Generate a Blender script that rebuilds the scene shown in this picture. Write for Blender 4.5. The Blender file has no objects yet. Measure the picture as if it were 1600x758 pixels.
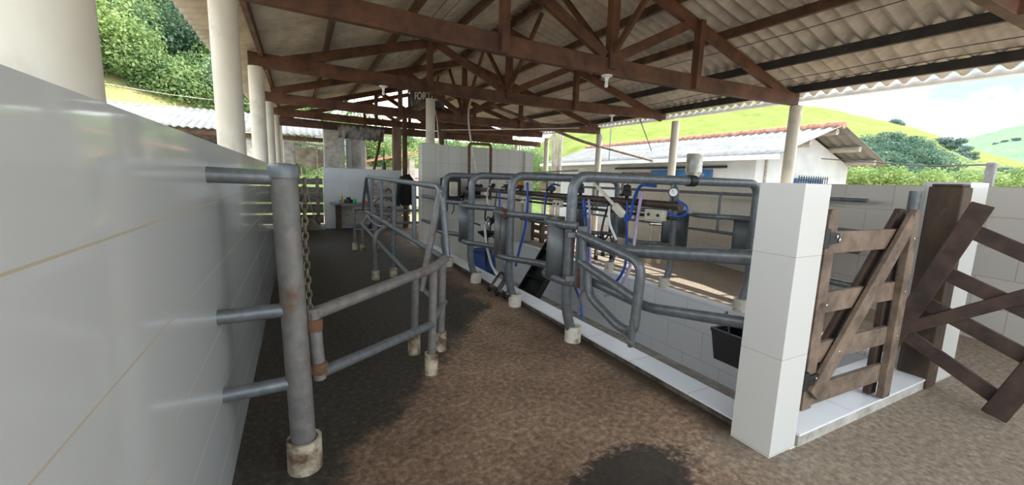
import bpy, bmesh, math, random
from mathutils import Vector, Matrix, noise
random.seed(7)
C = bpy.context.scene.collection
S = bpy.context.scene

# ------------------------------------------------------------------ camera, sky, sun, exposure
YAW, PITCH, ROLL, FPX = 0.479379237, -0.148060838, 0.0323461706, 645.744
CAM = Vector((0, 0, 1.5))
_f = Vector((math.sin(YAW)*math.cos(PITCH), math.cos(YAW)*math.cos(PITCH), math.sin(PITCH)))
_r = Vector((math.cos(YAW), -math.sin(YAW), 0)); _u = _r.cross(_f)
_R = _r*math.cos(ROLL) + _u*math.sin(ROLL); _U = -_r*math.sin(ROLL) + _u*math.cos(ROLL)
cd = bpy.data.cameras.new('camera'); cam = bpy.data.objects.new('camera', cd); C.objects.link(cam)
cd.sensor_fit = 'HORIZONTAL'; cd.sensor_width = 36; cd.lens = 36*FPX/1600
cd.clip_start = 0.02; cd.clip_end = 3000
m = Matrix((_R, _U, -_f)).transposed().to_4x4(); m.translation = CAM; cam.matrix_world = m
S.camera = cam

SKY_STRENGTH = 1.75
SUN_ENERGY = 3.0
EXPOSURE = 1.55
SUN_DIR = Vector((0.74, -0.22, 0.85)).normalized()      # towards the sun
w = bpy.data.worlds.new('world'); S.world = w; w.use_nodes = True
nt = w.node_tree; nt.nodes.clear()
out = nt.nodes.new('ShaderNodeOutputWorld'); bg = nt.nodes.new('ShaderNodeBackground')
tc = nt.nodes.new('ShaderNodeTexCoord'); nz = nt.nodes.new('ShaderNodeTexNoise'); rp = nt.nodes.new('ShaderNodeValToRGB')
mp = nt.nodes.new('ShaderNodeMapping'); mp.inputs['Scale'].default_value = (1, 1, 2.5); mp.inputs['Location'].default_value = (2.3, 4.2, 1.4)
nz.inputs['Scale'].default_value = 2.2; nz.inputs['Detail'].default_value = 7; nz.inputs['Roughness'].default_value = .55
rp.color_ramp.elements[0].position = .42; rp.color_ramp.elements[1].position = .66
mx = nt.nodes.new('ShaderNodeMix'); mx.data_type = 'RGBA'
mx.inputs[6].default_value = (.165, .235, .285, 1); mx.inputs[7].default_value = (1.2, 1.23, 1.25, 1)
nt.links.new(tc.outputs['Generated'], mp.inputs[0]); nt.links.new(mp.outputs[0], nz.inputs['Vector'])
nt.links.new(nz.outputs['Fac'], rp.inputs[0]); nt.links.new(rp.outputs[0], mx.inputs[0])
nt.links.new(mx.outputs[2], bg.inputs[0]); bg.inputs[1].default_value = SKY_STRENGTH
nt.links.new(bg.outputs[0], out.inputs[0])
sl = bpy.data.lights.new('sun', 'SUN'); sl.energy = SUN_ENERGY; sl.angle = .012; sl.color = (1, .97, .91)
so = bpy.data.objects.new('sun', sl); C.objects.link(so); so.location = SUN_DIR*40
so.rotation_euler = SUN_DIR.to_track_quat('Z', 'Y').to_euler()
S.view_settings.view_transform = 'Standard'; S.view_settings.look = 'None'
S.view_settings.exposure = EXPOSURE; S.view_settings.gamma = 1; S.view_settings.use_curve_mapping = False

# ------------------------------------------------------------------ sight lines: a pixel of the 1600 x 758 frame met with a plane of the place
def ray(px, py): return _R*((px-800)/FPX) - _U*((py-379)/FPX) + _f
def onz(px, py, z=0.): d = ray(px, py); return CAM + d*((z-CAM.z)/d.z)
def onx(px, py, x): d = ray(px, py); return CAM + d*(x/d.x)
def ony(px, py, y): d = ray(px, py); return CAM + d*(y/d.y)
def onv(px, py, p0, deg):
    a = math.radians(deg); n = Vector((math.sin(a), -math.cos(a), 0)); d = ray(px, py)
    return CAM + d*(n.dot(Vector(p0)-CAM)/n.dot(d))
V = Vector

# ------------------------------------------------------------------ materials
def newmat(name):
    mt = bpy.data.materials.new(name); mt.use_nodes = True
    return mt, mt.node_tree, mt.node_tree.nodes['Principled BSDF']
def N(nt, t, **kw):
    n = nt.nodes.new(t)
    for k, v in kw.items():
        if k in n.inputs: n.inputs[k].default_value = v
        else: setattr(n, k, v)
    return n
def pos(nt, scale=(1, 1, 1)):
    g = N(nt, 'ShaderNodeNewGeometry'); mpn = N(nt, 'ShaderNodeMapping'); mpn.inputs['Scale'].default_value = scale
    nt.links.new(g.outputs['Position'], mpn.inputs[0]); return mpn.outputs[0]
def ramp(nt, src, stops):
    r = N(nt, 'ShaderNodeValToRGB'); e = r.color_ramp.elements
    while len(e) < len(stops): e.new(.5)
    for el, (p, c) in zip(e, stops): el.position = p; el.color = (*c, 1) if len(c) == 3 else c
    nt.links.new(src, r.inputs[0]); return r.outputs[0]
def noise_tex(nt, vec, scale, detail=5, rough=.6):
    n = N(nt, 'ShaderNodeTexNoise', Scale=scale, Detail=detail, Roughness=rough)
    nt.links.new(vec, n.inputs['Vector']); return n.outputs['Fac']
def mixc(nt, fac, a, b, mode='MIX'):
    x = N(nt, 'ShaderNodeMix', data_type='RGBA', blend_type=mode)
    for i, v in ((0, fac), (6, a), (7, b)):
        if hasattr(v, 'links'): nt.links.new(v, x.inputs[i])
        else: x.inputs[i].default_value = v if i == 0 else ((*v, 1) if len(v) == 3 else v)
    return x.outputs[2]
def bump(nt, b, h, strength=.3, dist=.01):
    n = N(nt, 'ShaderNodeBump', Strength=strength, Distance=dist)
    nt.links.new(h, n.inputs['Height']); nt.links.new(n.outputs[0], b.inputs['Normal'])
def noisy(name, c1, c2, scale=8, stretch=(1, 1, 1), rough=.6, metal=0., lo=.35, hi=.65, bmp=.15, c3=None, s3=3, lo3=.55, hi3=.7):
    mt, nt, b = newmat(name)
    v = pos(nt, stretch); f = noise_tex(nt, v, scale)
    col = ramp(nt, f, [(lo, c1), (hi, c2)])
    if c3:
        f3 = noise_tex(nt, pos(nt), s3, 6, .65); m3 = ramp(nt, f3, [(lo3, (0, 0, 0)), (hi3, (1, 1, 1))])
        col = mixc(nt, m3, col, c3)
    nt.links.new(col, b.inputs['Base Color']); b.inputs['Roughness'].default_value = rough; b.inputs['Metallic'].default_value = metal
    if bmp: bump(nt, b, f, bmp, .01)
    return mt
def plain(name, c, rough=.5, metal=0., **kw):
    return noisy(name, tuple(x*.88 for x in c), tuple(min(1, x*1.08) for x in c), kw.get('scale', 14), rough=rough, metal=metal, bmp=kw.get('bmp', .05))
def tile(name, c1, c2, grout, bw, rh, z0=0., u0=0., mortar=.004, rough=.2, offset=.5, dirt=(.42, .36, .26), dlo=.62, dhi=.85, freq=2):
    mt, nt, b = newmat(name)
    g = N(nt, 'ShaderNodeNewGeometry'); sp = N(nt, 'ShaderNodeSeparateXYZ'); sn = N(nt, 'ShaderNodeSeparateXYZ')
    nt.links.new(g.outputs['Position'], sp.inputs[0]); nt.links.new(g.outputs['True Normal'], sn.inputs[0])
    def mth(op, a, bb=None):
        n = N(nt, 'ShaderNodeMath', operation=op)
        for i, vv in enumerate((a, bb)):
            if vv is None: continue
            if hasattr(vv, 'links'): nt.links.new(vv, n.inputs[i])
            else: n.inputs[i].default_value = vv
        return n.outputs[0]
    ax = mth('GREATER_THAN', mth('ABSOLUTE', sn.outputs[0]), .7); az = mth('GREATER_THAN', mth('ABSOLUTE', sn.outputs[2]), .7)
    def sel(f, a, bb):   # f ? bb : a
        x = N(nt, 'ShaderNodeMix', data_type='FLOAT')
        nt.links.new(f, x.inputs[0]); nt.links.new(a, x.inputs[2]); nt.links.new(bb, x.inputs[3]); return x.outputs[0]
    u = sel(ax, sp.outputs[0], sp.outputs[1]); u = sel(az, u, sp.outputs[1]); v = sel(az, sp.outputs[2], sp.outputs[0])
    cb = N(nt, 'ShaderNodeCombineXYZ'); nt.links.new(mth('ADD', u, 40*bw-u0), cb.inputs[0]); nt.links.new(mth('ADD', v, 40*rh-z0), cb.inputs[1])
    br = N(nt, 'ShaderNodeTexBrick', offset=offset, offset_frequency=freq, Scale=1.)
    br.inputs['Color1'].default_value = (*c1, 1); br.inputs['Color2'].default_value = (*c2, 1); br.inputs['Mortar'].default_value = (*grout, 1)
    br.inputs['Mortar Size'].default_value = mortar; br.inputs['Mortar Smooth'].default_value = .3
    br.inputs['Brick Width'].default_value = bw; br.inputs['Row Height'].default_value = rh; br.inputs['Bias'].default_value = 0
    nt.links.new(cb.outputs[0], br.inputs['Vector'])
    f = noise_tex(nt, pos(nt, (1, 1, .5)), 2.5, 8, .7); dm = ramp(nt, f, [(dlo, (0, 0, 0)), (dhi, (1, 1, 1))])
    col = mixc(nt, dm, br.outputs['Color'], dirt)
    nt.links.new(col, b.inputs['Base Color'])
    rr = ramp(nt, br.outputs['Fac'], [(0, (rough,)*3), (1, (.8,)*3)]); nt.links.new(rr, b.inputs['Roughness'])
    h = N(nt, 'ShaderNodeMath', operation='SUBTRACT'); h.inputs[0].default_value = 1; nt.links.new(br.outputs['Fac'], h.inputs[1])
    bump(nt, b, h.outputs[0], .25, .003)
    return mt

M = {}
M['kerb'] = noisy('dark dirty kerb concrete', (.05, .04, .032), (.16, .13, .1), 9, rough=.9, bmp=.3)
M['concrete_dark'] = noisy('grey post concrete', (.14, .14, .15), (.24, .24, .25), 6, rough=.9, bmp=.1)
M['dirty_sheet'] = noisy('blackened fibre cement', (.04, .04, .04), (.34, .33, .31), 5, (1.5, 1, .6), rough=.9)
M['brown_post'] = noisy('brown post paint', (.16, .1, .07), (.26, .18, .13), 5, (1, 1, .3), rough=.85)
M['steel'] = noisy('galvanised pipe', (.13, .145, .155), (.20, .215, .23), 20, rough=.42, metal=.35, bmp=.06, c3=(.12, .09, .07), s3=7, lo3=.62, hi3=.78)
M['steel_rust'] = noisy('rusty galvanised pipe', (.15, .15, .145), (.23, .215, .2), 14, rough=.55, metal=.2, bmp=.08, c3=(.15, .09, .06), s3=6, lo3=.56, hi3=.72)
M['pipe_brown'] = noisy('brown milk pipe', (.035, .024, .018), (.085, .055, .04), 9, rough=.5, bmp=.06)
M['rust'] = noisy('rust', (.09, .04, .025), (.2, .1, .055), 14, rough=.8, bmp=.3)
M['sheet'] = noisy('galvanised sheet', (.13, .145, .15), (.21, .225, .23), 6, (1, 1, .3), rough=.45, metal=.35, bmp=.03)
M['chain'] = noisy('old chain', (.1, .085, .06), (.2, .17, .12), 30, rough=.6, metal=.5)
M['cup'] = noisy('stained white pipe collar', (.62, .58, .48), (.8, .77, .68), 9, rough=.6, bmp=.1, c3=(.3, .2, .1), s3=9, lo3=.52, hi3=.68)
M['cup_dirty'] = noisy('dirty yellowed pipe collar', (.42, .35, .24), (.62, .55, .42), 9, rough=.7, bmp=.15, c3=(.13, .075, .035), s3=8, lo3=.44, hi3=.62)
M['cup_y'] = noisy('yellowed pipe collar', (.62, .47, .26), (.75, .6, .38), 12, rough=.6, bmp=.1)
M['truss'] = noisy('red brown roof timber', (.06, .024, .012), (.155, .064, .031), 3.5, (1, 1, 1), rough=.65, bmp=.12, c3=(.04, .019, .011), s3=2.2, lo3=.5, hi3=.75)
M['purlin'] = noisy('dark roof timber', (.05, .026, .016), (.14, .065, .035), 4, rough=.7, bmp=.1)
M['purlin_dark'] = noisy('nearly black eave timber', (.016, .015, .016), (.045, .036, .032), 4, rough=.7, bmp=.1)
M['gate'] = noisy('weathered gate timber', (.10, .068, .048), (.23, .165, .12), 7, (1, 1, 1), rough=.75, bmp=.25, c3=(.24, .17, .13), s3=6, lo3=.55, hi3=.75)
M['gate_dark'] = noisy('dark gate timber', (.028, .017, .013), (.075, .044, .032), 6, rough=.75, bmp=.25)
M['post_wood'] = noisy('old post timber', (.03, .02, .015), (.10, .065, .04), 5, (1, 1, .3), rough=.8, bmp=.3, c3=(.22, .15, .09), s3=3, lo3=.55, hi3=.7)
M['grey_wood'] = noisy('grey old boards', (.13, .11, .095), (.3, .27, .24), 6, (1, 1, 3), rough=.85, bmp=.2)
M['pale_wood'] = noisy('pale old boards', (.3, .27, .24), (.48, .45, .41), 5, (1, 1, 3), rough=.85, bmp=.2)
M['roof'] = noisy('fibre cement sheet', (.38, .34, .285), (.54, .49, .43), 2.5, (2, .6, 1), rough=.85, bmp=.03, c3=(.24, .20, .165), s3=1.3, lo3=.55, hi3=.85)
M['roof_out'] = noisy('sunlit fibre cement roof', (.15, .15, .15), (.235, .235, .235), 3, (1, .4, 1), rough=.85, bmp=.05)
M['col'] = noisy('cream painted column', (.52, .47, .38), (.64, .59, .5), 4, (1, 1, .35), rough=.6, bmp=.04, c3=(.36, .31, .24), s3=3, lo3=.57, hi3=.8)
M['white'] = noisy('white wall paint', (.50, .52, .54), (.60, .615, .63), 2, rough=.8, bmp=.03, c3=(.6, .58, .54), s3=1.2, lo3=.55, hi3=.8)
M['whitepl'] = plain('white plastic', (.8, .79, .76), .35)
M['beigepl'] = noisy('grubby beige plastic', (.55, .5, .38), (.7, .66, .53), 9, rough=.5, bmp=.03)
M['fascia'] = noisy('white gutter', (.72, .72, .72), (.85, .85, .85), 3, rough=.6, bmp=.02)
M['concrete'] = noisy('pale concrete', (.34, .31, .27), (.56, .53, .48), 6, rough=.9, bmp=.15, c3=(.16, .15, .12), s3=2.5, lo3=.55, hi3=.75)
M['black'] = plain('black rubber', (.012, .012, .013), .5)
M['blackpl'] = plain('black plastic', (.02, .021, .026), .45)
M['darkpl'] = plain('dark grey plastic', (.045, .05, .06), .5)
M['blue'] = plain('blue hose', (.012, .09, .45), .4)
M['bluebar'] = plain('blue barrel plastic', (.01, .05, .2), .45)
M['bluedoor'] = noisy('blue door paint', (.02, .1, .26), (.035, .15, .36), 5, (1, 1, .3), rough=.6)
M['lilac'] = plain('lilac hose', (.5, .42, .62), .35)
M['yellow'] = plain('yellow plastic', (.75, .5, .03), .45)
M['green'] = plain('green plastic', (.05, .45, .14), .45)
M['cyan'] = plain('light blue plastic', (.2, .55, .85), .45)
M['red'] = plain('red plastic', (.55, .03, .02), .5)
M['amber'] = plain('amber plastic', (.5, .24, .03), .35)
M['chrome'] = plain('polished steel', (.6, .6, .6), .2, 1.)
M['can'] = noisy('dull milk can metal', (.30, .31, .28), (.46, .47, .43), 10, (1, 1, .6), rough=.4, metal=.5, c3=(.22, .17, .1), s3=5, lo3=.6, hi3=.8)
M['brick'] = noisy('red brick', (.28, .11, .07), (.42, .2, .13), 9, rough=.9)
M['claytile'] = noisy('clay roof tiles', (.33, .13, .08), (.55, .3, .22), 8, rough=.9, bmp=.3)
M['tarp'] = noisy('grey tarp', (.22, .2, .17), (.42, .39, .34), 4, rough=.7, bmp=.2)
M['bluetarp'] = noisy('blue tarp', (.02, .06, .16), (.06, .13, .28), 4, rough=.6)
M['glass'] = plain('dark window glass', (.05, .08, .09), .08)
M['bulb'] = plain('frosted bulb glass', (.85, .85, .83), .15)
M['wire'] = plain('dark wire', (.03, .028, .025), .6)
M['cloth'] = noisy('black cloth', (.006, .006, .007), (.016, .016, .017), 10, rough=.9, bmp=.2)
M['bark'] = noisy('bark', (.1, .075, .05), (.2, .16, .12), 9, (1, 1, .3), rough=.9, bmp=.3)
M['palebark'] = noisy('pale bark', (.3, .26, .2), (.5, .45, .37), 9, (1, 1, .3), rough=.9)
M['tile_left'] = tile('glossy white tile', (.62, .63, .62), (.61, .62, .62), (.5, .43, .32), 4.0, .29, 1.36, 2.6, .003, .06, dlo=.74, dhi=.95)
M['tile_pit'] = tile('white pit tile', (.88, .89, .91), (.86, .87, .90), (.55, .55, .53), .58, .39, -.04, 3.22, .0035, .3, dlo=.7, dhi=.95)
M['tile_strip'] = tile('white kerb tile', (.84, .86, .90), (.81, .83, .88), (.5, .5, .5), .58, .60, 2.4, .1, .003, .3, offset=0., dlo=.7, dhi=.95)
M['tile_sill'] = tile('white sill tile', (.84, .85, .88), (.81, .82, .86), (.5, .5, .5), .62, .60, 2.56, 1.0, .003, .3, offset=0., dlo=.66, dhi=.9)
M['tile_pillar'] = tile('white pillar tile', (.64, .635, .61), (.62, .615, .60), (.5, .45, .36), .60, .57, .01, 2.05, .003, .28, offset=0., dlo=.68, dhi=.95)
M['tile_right'] = tile('beige wall tile', (.68, .645, .59), (.64, .61, .56), (.44, .4, .34), .58, .31, 1.6, .1, .004, .35, dlo=.6, dhi=.85)
M['tile_back'] = tile('white wall tile', (.66, .68, .71), (.63, .65, .68), (.5, .5, .48), .45, .40, .1, .65, .004, .3, dlo=.66, dhi=.9)
M['tile_mid'] = tile('cream wall tile', (.62, .59, .52), (.56, .53, .47), (.4, .37, .31), .30, .42, .16, 2.45, .004, .4, offset=0., dlo=.6, dhi=.85)

# rough wet concrete floor: brown, with dark mossy stains of its own
def floor_mat():
    mt, nt, b = newmat('stained concrete floor')
    p = pos(nt); f1 = noise_tex(nt, p, 1.1, 9, .68); f2 = noise_tex(nt, p, 26, 8, .72); f3 = noise_tex(nt, pos(nt, (1, 1, 1)), 2.6, 8, .7)
    fine = ramp(nt, f2, [(.3, (.11, .068, .043)), (.5, (.29, .188, .122)), (.7, (.56, .41, .295))])
    big = ramp(nt, f1, [(.35, (.5, .46, .42)), (.62, (1, 1, 1))])
    col = mixc(nt, 1., fine, big, 'MULTIPLY')
    sp = N(nt, 'ShaderNodeSeparateXYZ'); nt.links.new(p, sp.inputs[0])
    def mth(op, *a):
        n = N(nt, 'ShaderNodeMath', operation=op)
        for i, vv in enumerate(a):
            if hasattr(vv, 'links'): nt.links.new(vv, n.inputs[i])
            else: n.inputs[i].default_value = vv
        return n.outputs[0]
    def band(val, lo, hi):     # 1 below lo, 0 above hi
        mr = N(nt, 'ShaderNodeMapRange', interpolation_type='SMOOTHSTEP'); nt.links.new(val, mr.inputs[0])
        mr.inputs[1].default_value = lo; mr.inputs[2].default_value = hi; mr.inputs[3].default_value = 1; mr.inputs[4].default_value = 0
        return mr.outputs[0]
    x, y = sp.outputs[0], sp.outputs[1]
    wob = mth('MULTIPLY', mth('SUBTRACT', f3, .5), .9)
    # moss along the left wall, widening away from the door end
    edge = mth('ADD', mth('SUBTRACT', x, mth('MULTIPLY', mth('SUBTRACT', y, 2.0), .78)), wob)
    moss = band(edge, -.02, .22)
    farx = band(mth('ADD', x, wob), 1.75, 2.3); moss = mth('MULTIPLY', moss, farx)
    mosscol = ramp(nt, f2, [(.3, (.012, .012, .009)), (.55, (.048, .042, .032)), (.78, (.2, .17, .115))])
    col = mixc(nt, mth('MULTIPLY', moss, .96), col, mosscol)
    # wet dark margin by the kerb, and a damp spot near the pillar
    kerb = band(mth('ADD', mth('SUBTRACT', 2.42, x), mth('MULTIPLY', wob, .8)), .02, .30)
    leftside = band(x, 2.43, 2.44); kerb = mth('MULTIPLY', mth('MULTIPLY', kerb, leftside), band(mth('SUBTRACT', 1.2, y), -.1, .2))
    col = mixc(nt, mth('MULTIPLY', kerb, .8), col, (.022, .016, .011))
    dx = mth('DIVIDE', mth('SUBTRACT', x, 1.50), .50); dy = mth('DIVIDE', mth('SUBTRACT', y, 1.43), .27)
    rr = mth('ADD', mth('MULTIPLY', mth('SUBTRACT', f2, .5), .9), mth('SQRT', mth('ADD', mth('MULTIPLY', dx, dx), mth('MULTIPLY', dy, dy)))); rr = mth('ADD', rr, mth('MULTIPLY', wob, 1.3))
    spot = band(rr, .62, .95); col = mixc(nt, mth('MULTIPLY', spot, .9), col, (.018, .015, .012))
    # paler, grey green worn concrete beyond the sill and the dusty right lane
    gx = mth('MULTIPLY', band(mth('ADD', mth('SUBTRACT', 2.2, x), wob), -.4, .5), band(mth('ADD', y, wob), 1.25, 1.6))
    col = mixc(nt, mth('MULTIPLY', gx, .75), col, ramp(nt, f2, [(.3, (.12, .098, .072)), (.7, (.43, .365, .285))]))
    rl = band(mth('SUBTRACT', 4.8, x), 0, .1); rl2 = band(mth('SUBTRACT', 1.5, y), -.2, .3)
    col = mixc(nt, mth('MULTIPLY', mth('MULTIPLY', rl, rl2), .7), col, ramp(nt, f2, [(.3, (.22, .18, .135)), (.7, (.48, .41, .33))]))
    nt.links.new(col, b.inputs['Base Color'])
    wet = mth('MAXIMUM', mth('MULTIPLY', moss, .55), mth('MAXIMUM', spot, kerb))
    rg = N(nt, 'ShaderNodeMapRange'); nt.links.new(wet, rg.inputs[0]); rg.inputs[3].default_value = .85; rg.inputs[4].default_value = .42
    nt.links.new(rg.outputs[0], b.inputs['Roughness'])
    bump(nt, b, f2, .45, .012)
    return mt
M['floor'] = floor_mat()
def grass_mat(name, c1, c2, c3, s=.12, rough=.95):
    mt, nt, b = newmat(name)
    p = pos(nt); f = noise_tex(nt, p, s, 10, .72); f2 = noise_tex(nt, pos(nt, (1, 1, 3)), s*14, 6, .7)
    col = ramp(nt, f, [(.36, c1), (.55, c2)]); mk = ramp(nt, f2, [(.5, (0, 0, 0)), (.66, (1, 1, 1))])
    col = mixc(nt, mk, col, c3)
    nt.links.new(col, b.inputs['Base Color']); b.inputs['Roughness'].default_value = rough; b.inputs['Specular IOR Level'].default_value = .1
    return mt
M['grass'] = grass_mat('sunny pasture', (.135, .18, .03), (.205, .24, .055), (.07, .11, .03), .3)
M['grass_far'] = grass_mat('distant pasture', (.12, .21, .13), (.18, .27, .15), (.09, .17, .13), .03)  # bluish haze of distance is tinted into this grass colour
M['scrub'] = grass_mat('scrubby slope', (.07, .12, .03), (.17, .21, .07), (.035, .07, .027), .25)
M['bank'] = grass_mat('dry grassy bank', (.24, .24, .09), (.32, .29, .13), (.15, .18, .05), .5)
M['yard'] = grass_mat('earth yard', (.28, .2, .12), (.36, .27, .17), (.2, .22, .07), .5)
def leaf_mat(name, c1, c2, s=1.5):
    mt, nt, b = newmat(name)
    f = noise_tex(nt, pos(nt), s, 4, .7); col = ramp(nt, f, [(.35, c1), (.65, c2)])
    nt.links.new(col, b.inputs['Base Color']); b.inputs['Roughness'].default_value = .7; b.inputs['Specular IOR Level'].default_value = .2
    tr = N(nt, 'ShaderNodeBsdfTranslucent'); nt.links.new(col, tr.inputs[0]); ms = N(nt, 'ShaderNodeMixShader'); ms.inputs[0].default_value = .3
    o = nt.nodes['Material Output']; nt.links.new(b.outputs[0], ms.inputs[1]); nt.links.new(tr.outputs[0], ms.inputs[2]); nt.links.new(ms.outputs[0], o.inputs[0])
    return mt
M['leaf'] = leaf_mat('forest leaves', (.09, .17, .06), (.30, .40, .17), .45)
M['leaf_dark'] = leaf_mat('dark leaves', (.07, .14, .10), (.16, .25, .17), .3)
M['leaf_lime'] = leaf_mat('light leaves', (.18, .28, .08), (.36, .45, .17), .8)
M['leaf_blue'] = leaf_mat('far leaves', (.14, .21, .2), (.22, .31, .28), .3)

# ------------------------------------------------------------------ mesh helpers
class MB:
    def __init__(s): s.v = []; s.f = []
    def add(s, vs, fs):
        o = len(s.v); s.v += [V(x) for x in vs]; s.f += [tuple(i+o for i in f) for f in fs]; return s
    def beam(s, a, b, wd, ht, up=(0, 0, 1), ends=(0, 0)):
        a, b = V(a), V(b); d = (b-a).normalized(); up = V(up); x = d.cross(up)
        if x.length < 1e-4: x = d.cross(V((0, 1, 0)))
        x.normalize(); y = x.cross(d).normalized(); q = []
        for p in (a, b):
            for sx, sy in ((-1, -1), (1, -1), (1, 1), (-1, 1)): q.append(p + x*(sx*wd/2) + y*(sy*ht/2))
        return s.add(q, [(3, 2, 1, 0), (4, 5, 6, 7), (0, 1, 5, 4), (1, 2, 6, 5), (2, 3, 7, 6), (3, 0, 4, 7)])
    def box(s, x0, x1, y0, y1, z0, z1):
        q = [(x0, y0, z0), (x1, y0, z0), (x1, y1, z0), (x0, y1, z0), (x0, y0, z1), (x1, y0, z1), (x1, y1, z1), (x0, y1, z1)]
        return s.add(q, [(3, 2, 1, 0), (4, 5, 6, 7), (0, 1, 5, 4), (1, 2, 6, 5), (2, 3, 7, 6), (3, 0, 4, 7)])
    def prism(s, poly, h0, h1):      # poly in xy
        n = len(poly); q = [(x, y, h0) for x, y in poly] + [(x, y, h1) for x, y in poly]
        return s.add(q, [tuple(reversed(range(n))), tuple(range(n, 2*n))] + [(i, (i+1) % n, n+(i+1) % n, n+i) for i in range(n)])
    def slab(s, pts, off):           # polygon in space thickened by off
        n = len(pts); off = V(off); q = [V(p) for p in pts] + [V(p)+off for p in pts]
        return s.add(q, [tuple(reversed(range(n))), tuple(range(n, 2*n))] + [(i, (i+1) % n, n+(i+1) % n, n+i) for i in range(n)])
    def tube(s, pts, r, seg=12, bend=0., nb=6, caps=True):
        P = [V(p) for p in pts]
        if bend and len(P) > 2:
            Q = [P[0]]
            for i in range(1, len(P)-1):
                a, b, c = P[i-1], P[i], P[i+1]; d1 = (a-b); d2 = (c-b); t = min(bend, d1.length*.48, d2.length*.48)
                p0 = b+d1.normalized()*t; p2 = b+d2.normalized()*t
                for k in range(nb+1):
                    u = k/nb; Q.append(p0*(1-u)**2 + b*2*u*(1-u) + p2*u*u)
            Q.append(P[-1]); P = Q
        P = [p for i, p in enumerate(P) if i == 0 or (p-P[i-1]).length > 1e-5]
        T = [((P[min(i+1, len(P)-1)]-P[max(i-1, 0)]).normalized()) for i in range(len(P))]
        n = T[0].orthogonal().normalized(); q = []; fs = []
        for i, p in enumerate(P):
            n = (n - T[i]*n.dot(T[i])).normalized(); b = T[i].cross(n); rr = r(i/(len(P)-1)) if callable(r) else r
            for k in range(seg):
                a = 2*math.pi*k/seg; q.append(p + n*(rr*math.cos(a)) + b*(rr*math.sin(a)))
        for i in range(len(P)-1):
            for k in range(seg): fs.append((i*seg+k, i*seg+(k+1) % seg, (i+1)*seg+(k+1) % seg, (i+1)*seg+k))
        if caps: fs += [tuple(reversed(range(seg))), tuple((len(P)-1)*seg+k for k in range(seg))]
        return s.add(q, fs)
    def lathe(s, c, prof, seg=20, axis=(0, 0, 1)):
        c = V(c); ax = V(axis).normalized(); n = ax.orthogonal().normalized(); b = ax.cross(n); q = []; fs = []
        for r, h in prof:
            for k in range(seg):
                a = 2*math.pi*k/seg; q.append(c + ax*h + n*(r*math.cos(a)) + b*(r*math.sin(a)))
        for i in range(len(prof)-1):
            for k in range(seg): fs.append((i*seg+k, i*seg+(k+1) % seg, (i+1)*seg+(k+1) % seg, (i+1)*seg+k))
        fs += [tuple(reversed(range(seg))), tuple((len(prof)-1)*seg+k for k in range(seg))]
        return s.add(q, fs)
    def ball(s, c, r, n=10, sq=(1, 1, 1)):
        c = V(c); q = []; fs = []
        for i in range(n+1):
            t = math.pi*i/n
            for k in range(2*n):
                a = math.pi*k/n; q.append(c + V((r*sq[0]*math.sin(t)*math.cos(a), r*sq[1]*math.sin(t)*math.sin(a), r*sq[2]*math.cos(t))))
        for i in range(n):
            for k in range(2*n): fs.append((i*2*n+k, (i+1)*2*n+k, (i+1)*2*n+(k+1) % (2*n), i*2*n+(k+1) % (2*n)))
        return s.add(q, fs)
    def grid(s, fn, nu, nv):
        q = [fn(i/nu, j/nv) for j in range(nv+1) for i in range(nu+1)]
        return s.add(q, [(j*(nu+1)+i, j*(nu+1)+i+1, (j+1)*(nu+1)+i+1, (j+1)*(nu+1)+i) for j in range(nv) for i in range(nu)])
    def build(s, name, mat, parent=None, smooth=True, bevel=0., solid=0., label=None):
        o0 = V((0, 0, 0))
        if parent is not None:
            p = parent
            while p is not None: o0 = o0 + p.location; p = p.parent
        me = bpy.data.meshes.new(name); me.from_pydata([v-o0 for v in s.v], [], s.f); me.update()
        bm = bmesh.new(); bm.from_mesh(me); bmesh.ops.remove_doubles(bm, verts=bm.verts, dist=1e-6); bmesh.ops.recalc_face_normals(bm, faces=bm.faces)
        bm.to_mesh(me); bm.free()
        me.materials.append(mat)
        if smooth: me.shade_smooth(); me.set_sharp_from_angle(angle=math.radians(38))
        o = bpy.data.objects.new(name, me); C.objects.link(o)
        if parent is not None: o.parent = parent
        if bevel:
            b = o.modifiers.new('bevel', 'BEVEL'); b.width = bevel; b.segments = 2; b.limit_method = 'ANGLE'
        if solid:
            b = o.modifiers.new('solid', 'SOLIDIFY'); b.thickness = solid; b.offset = 0
        if label: o['label'] = label
        return o
def thing(name, label, cat, loc=(0, 0, 0), group=None):
    o = bpy.data.objects.new(name, None); C.objects.link(o); o.location = V(loc); o.empty_display_size = .1
    o['label'] = label; o['category'] = cat
    if group: o['group'] = group
    return o
def tag(o, label, cat, group=None, kind=None):
    o['label'] = label; o['category'] = cat
    if group: o['group'] = group
    if kind: o['kind'] = kind
    return o
def struct(o): o['kind'] = 'structure'; return o
def lerp(a, b, t): return a + (b-a)*t
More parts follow.
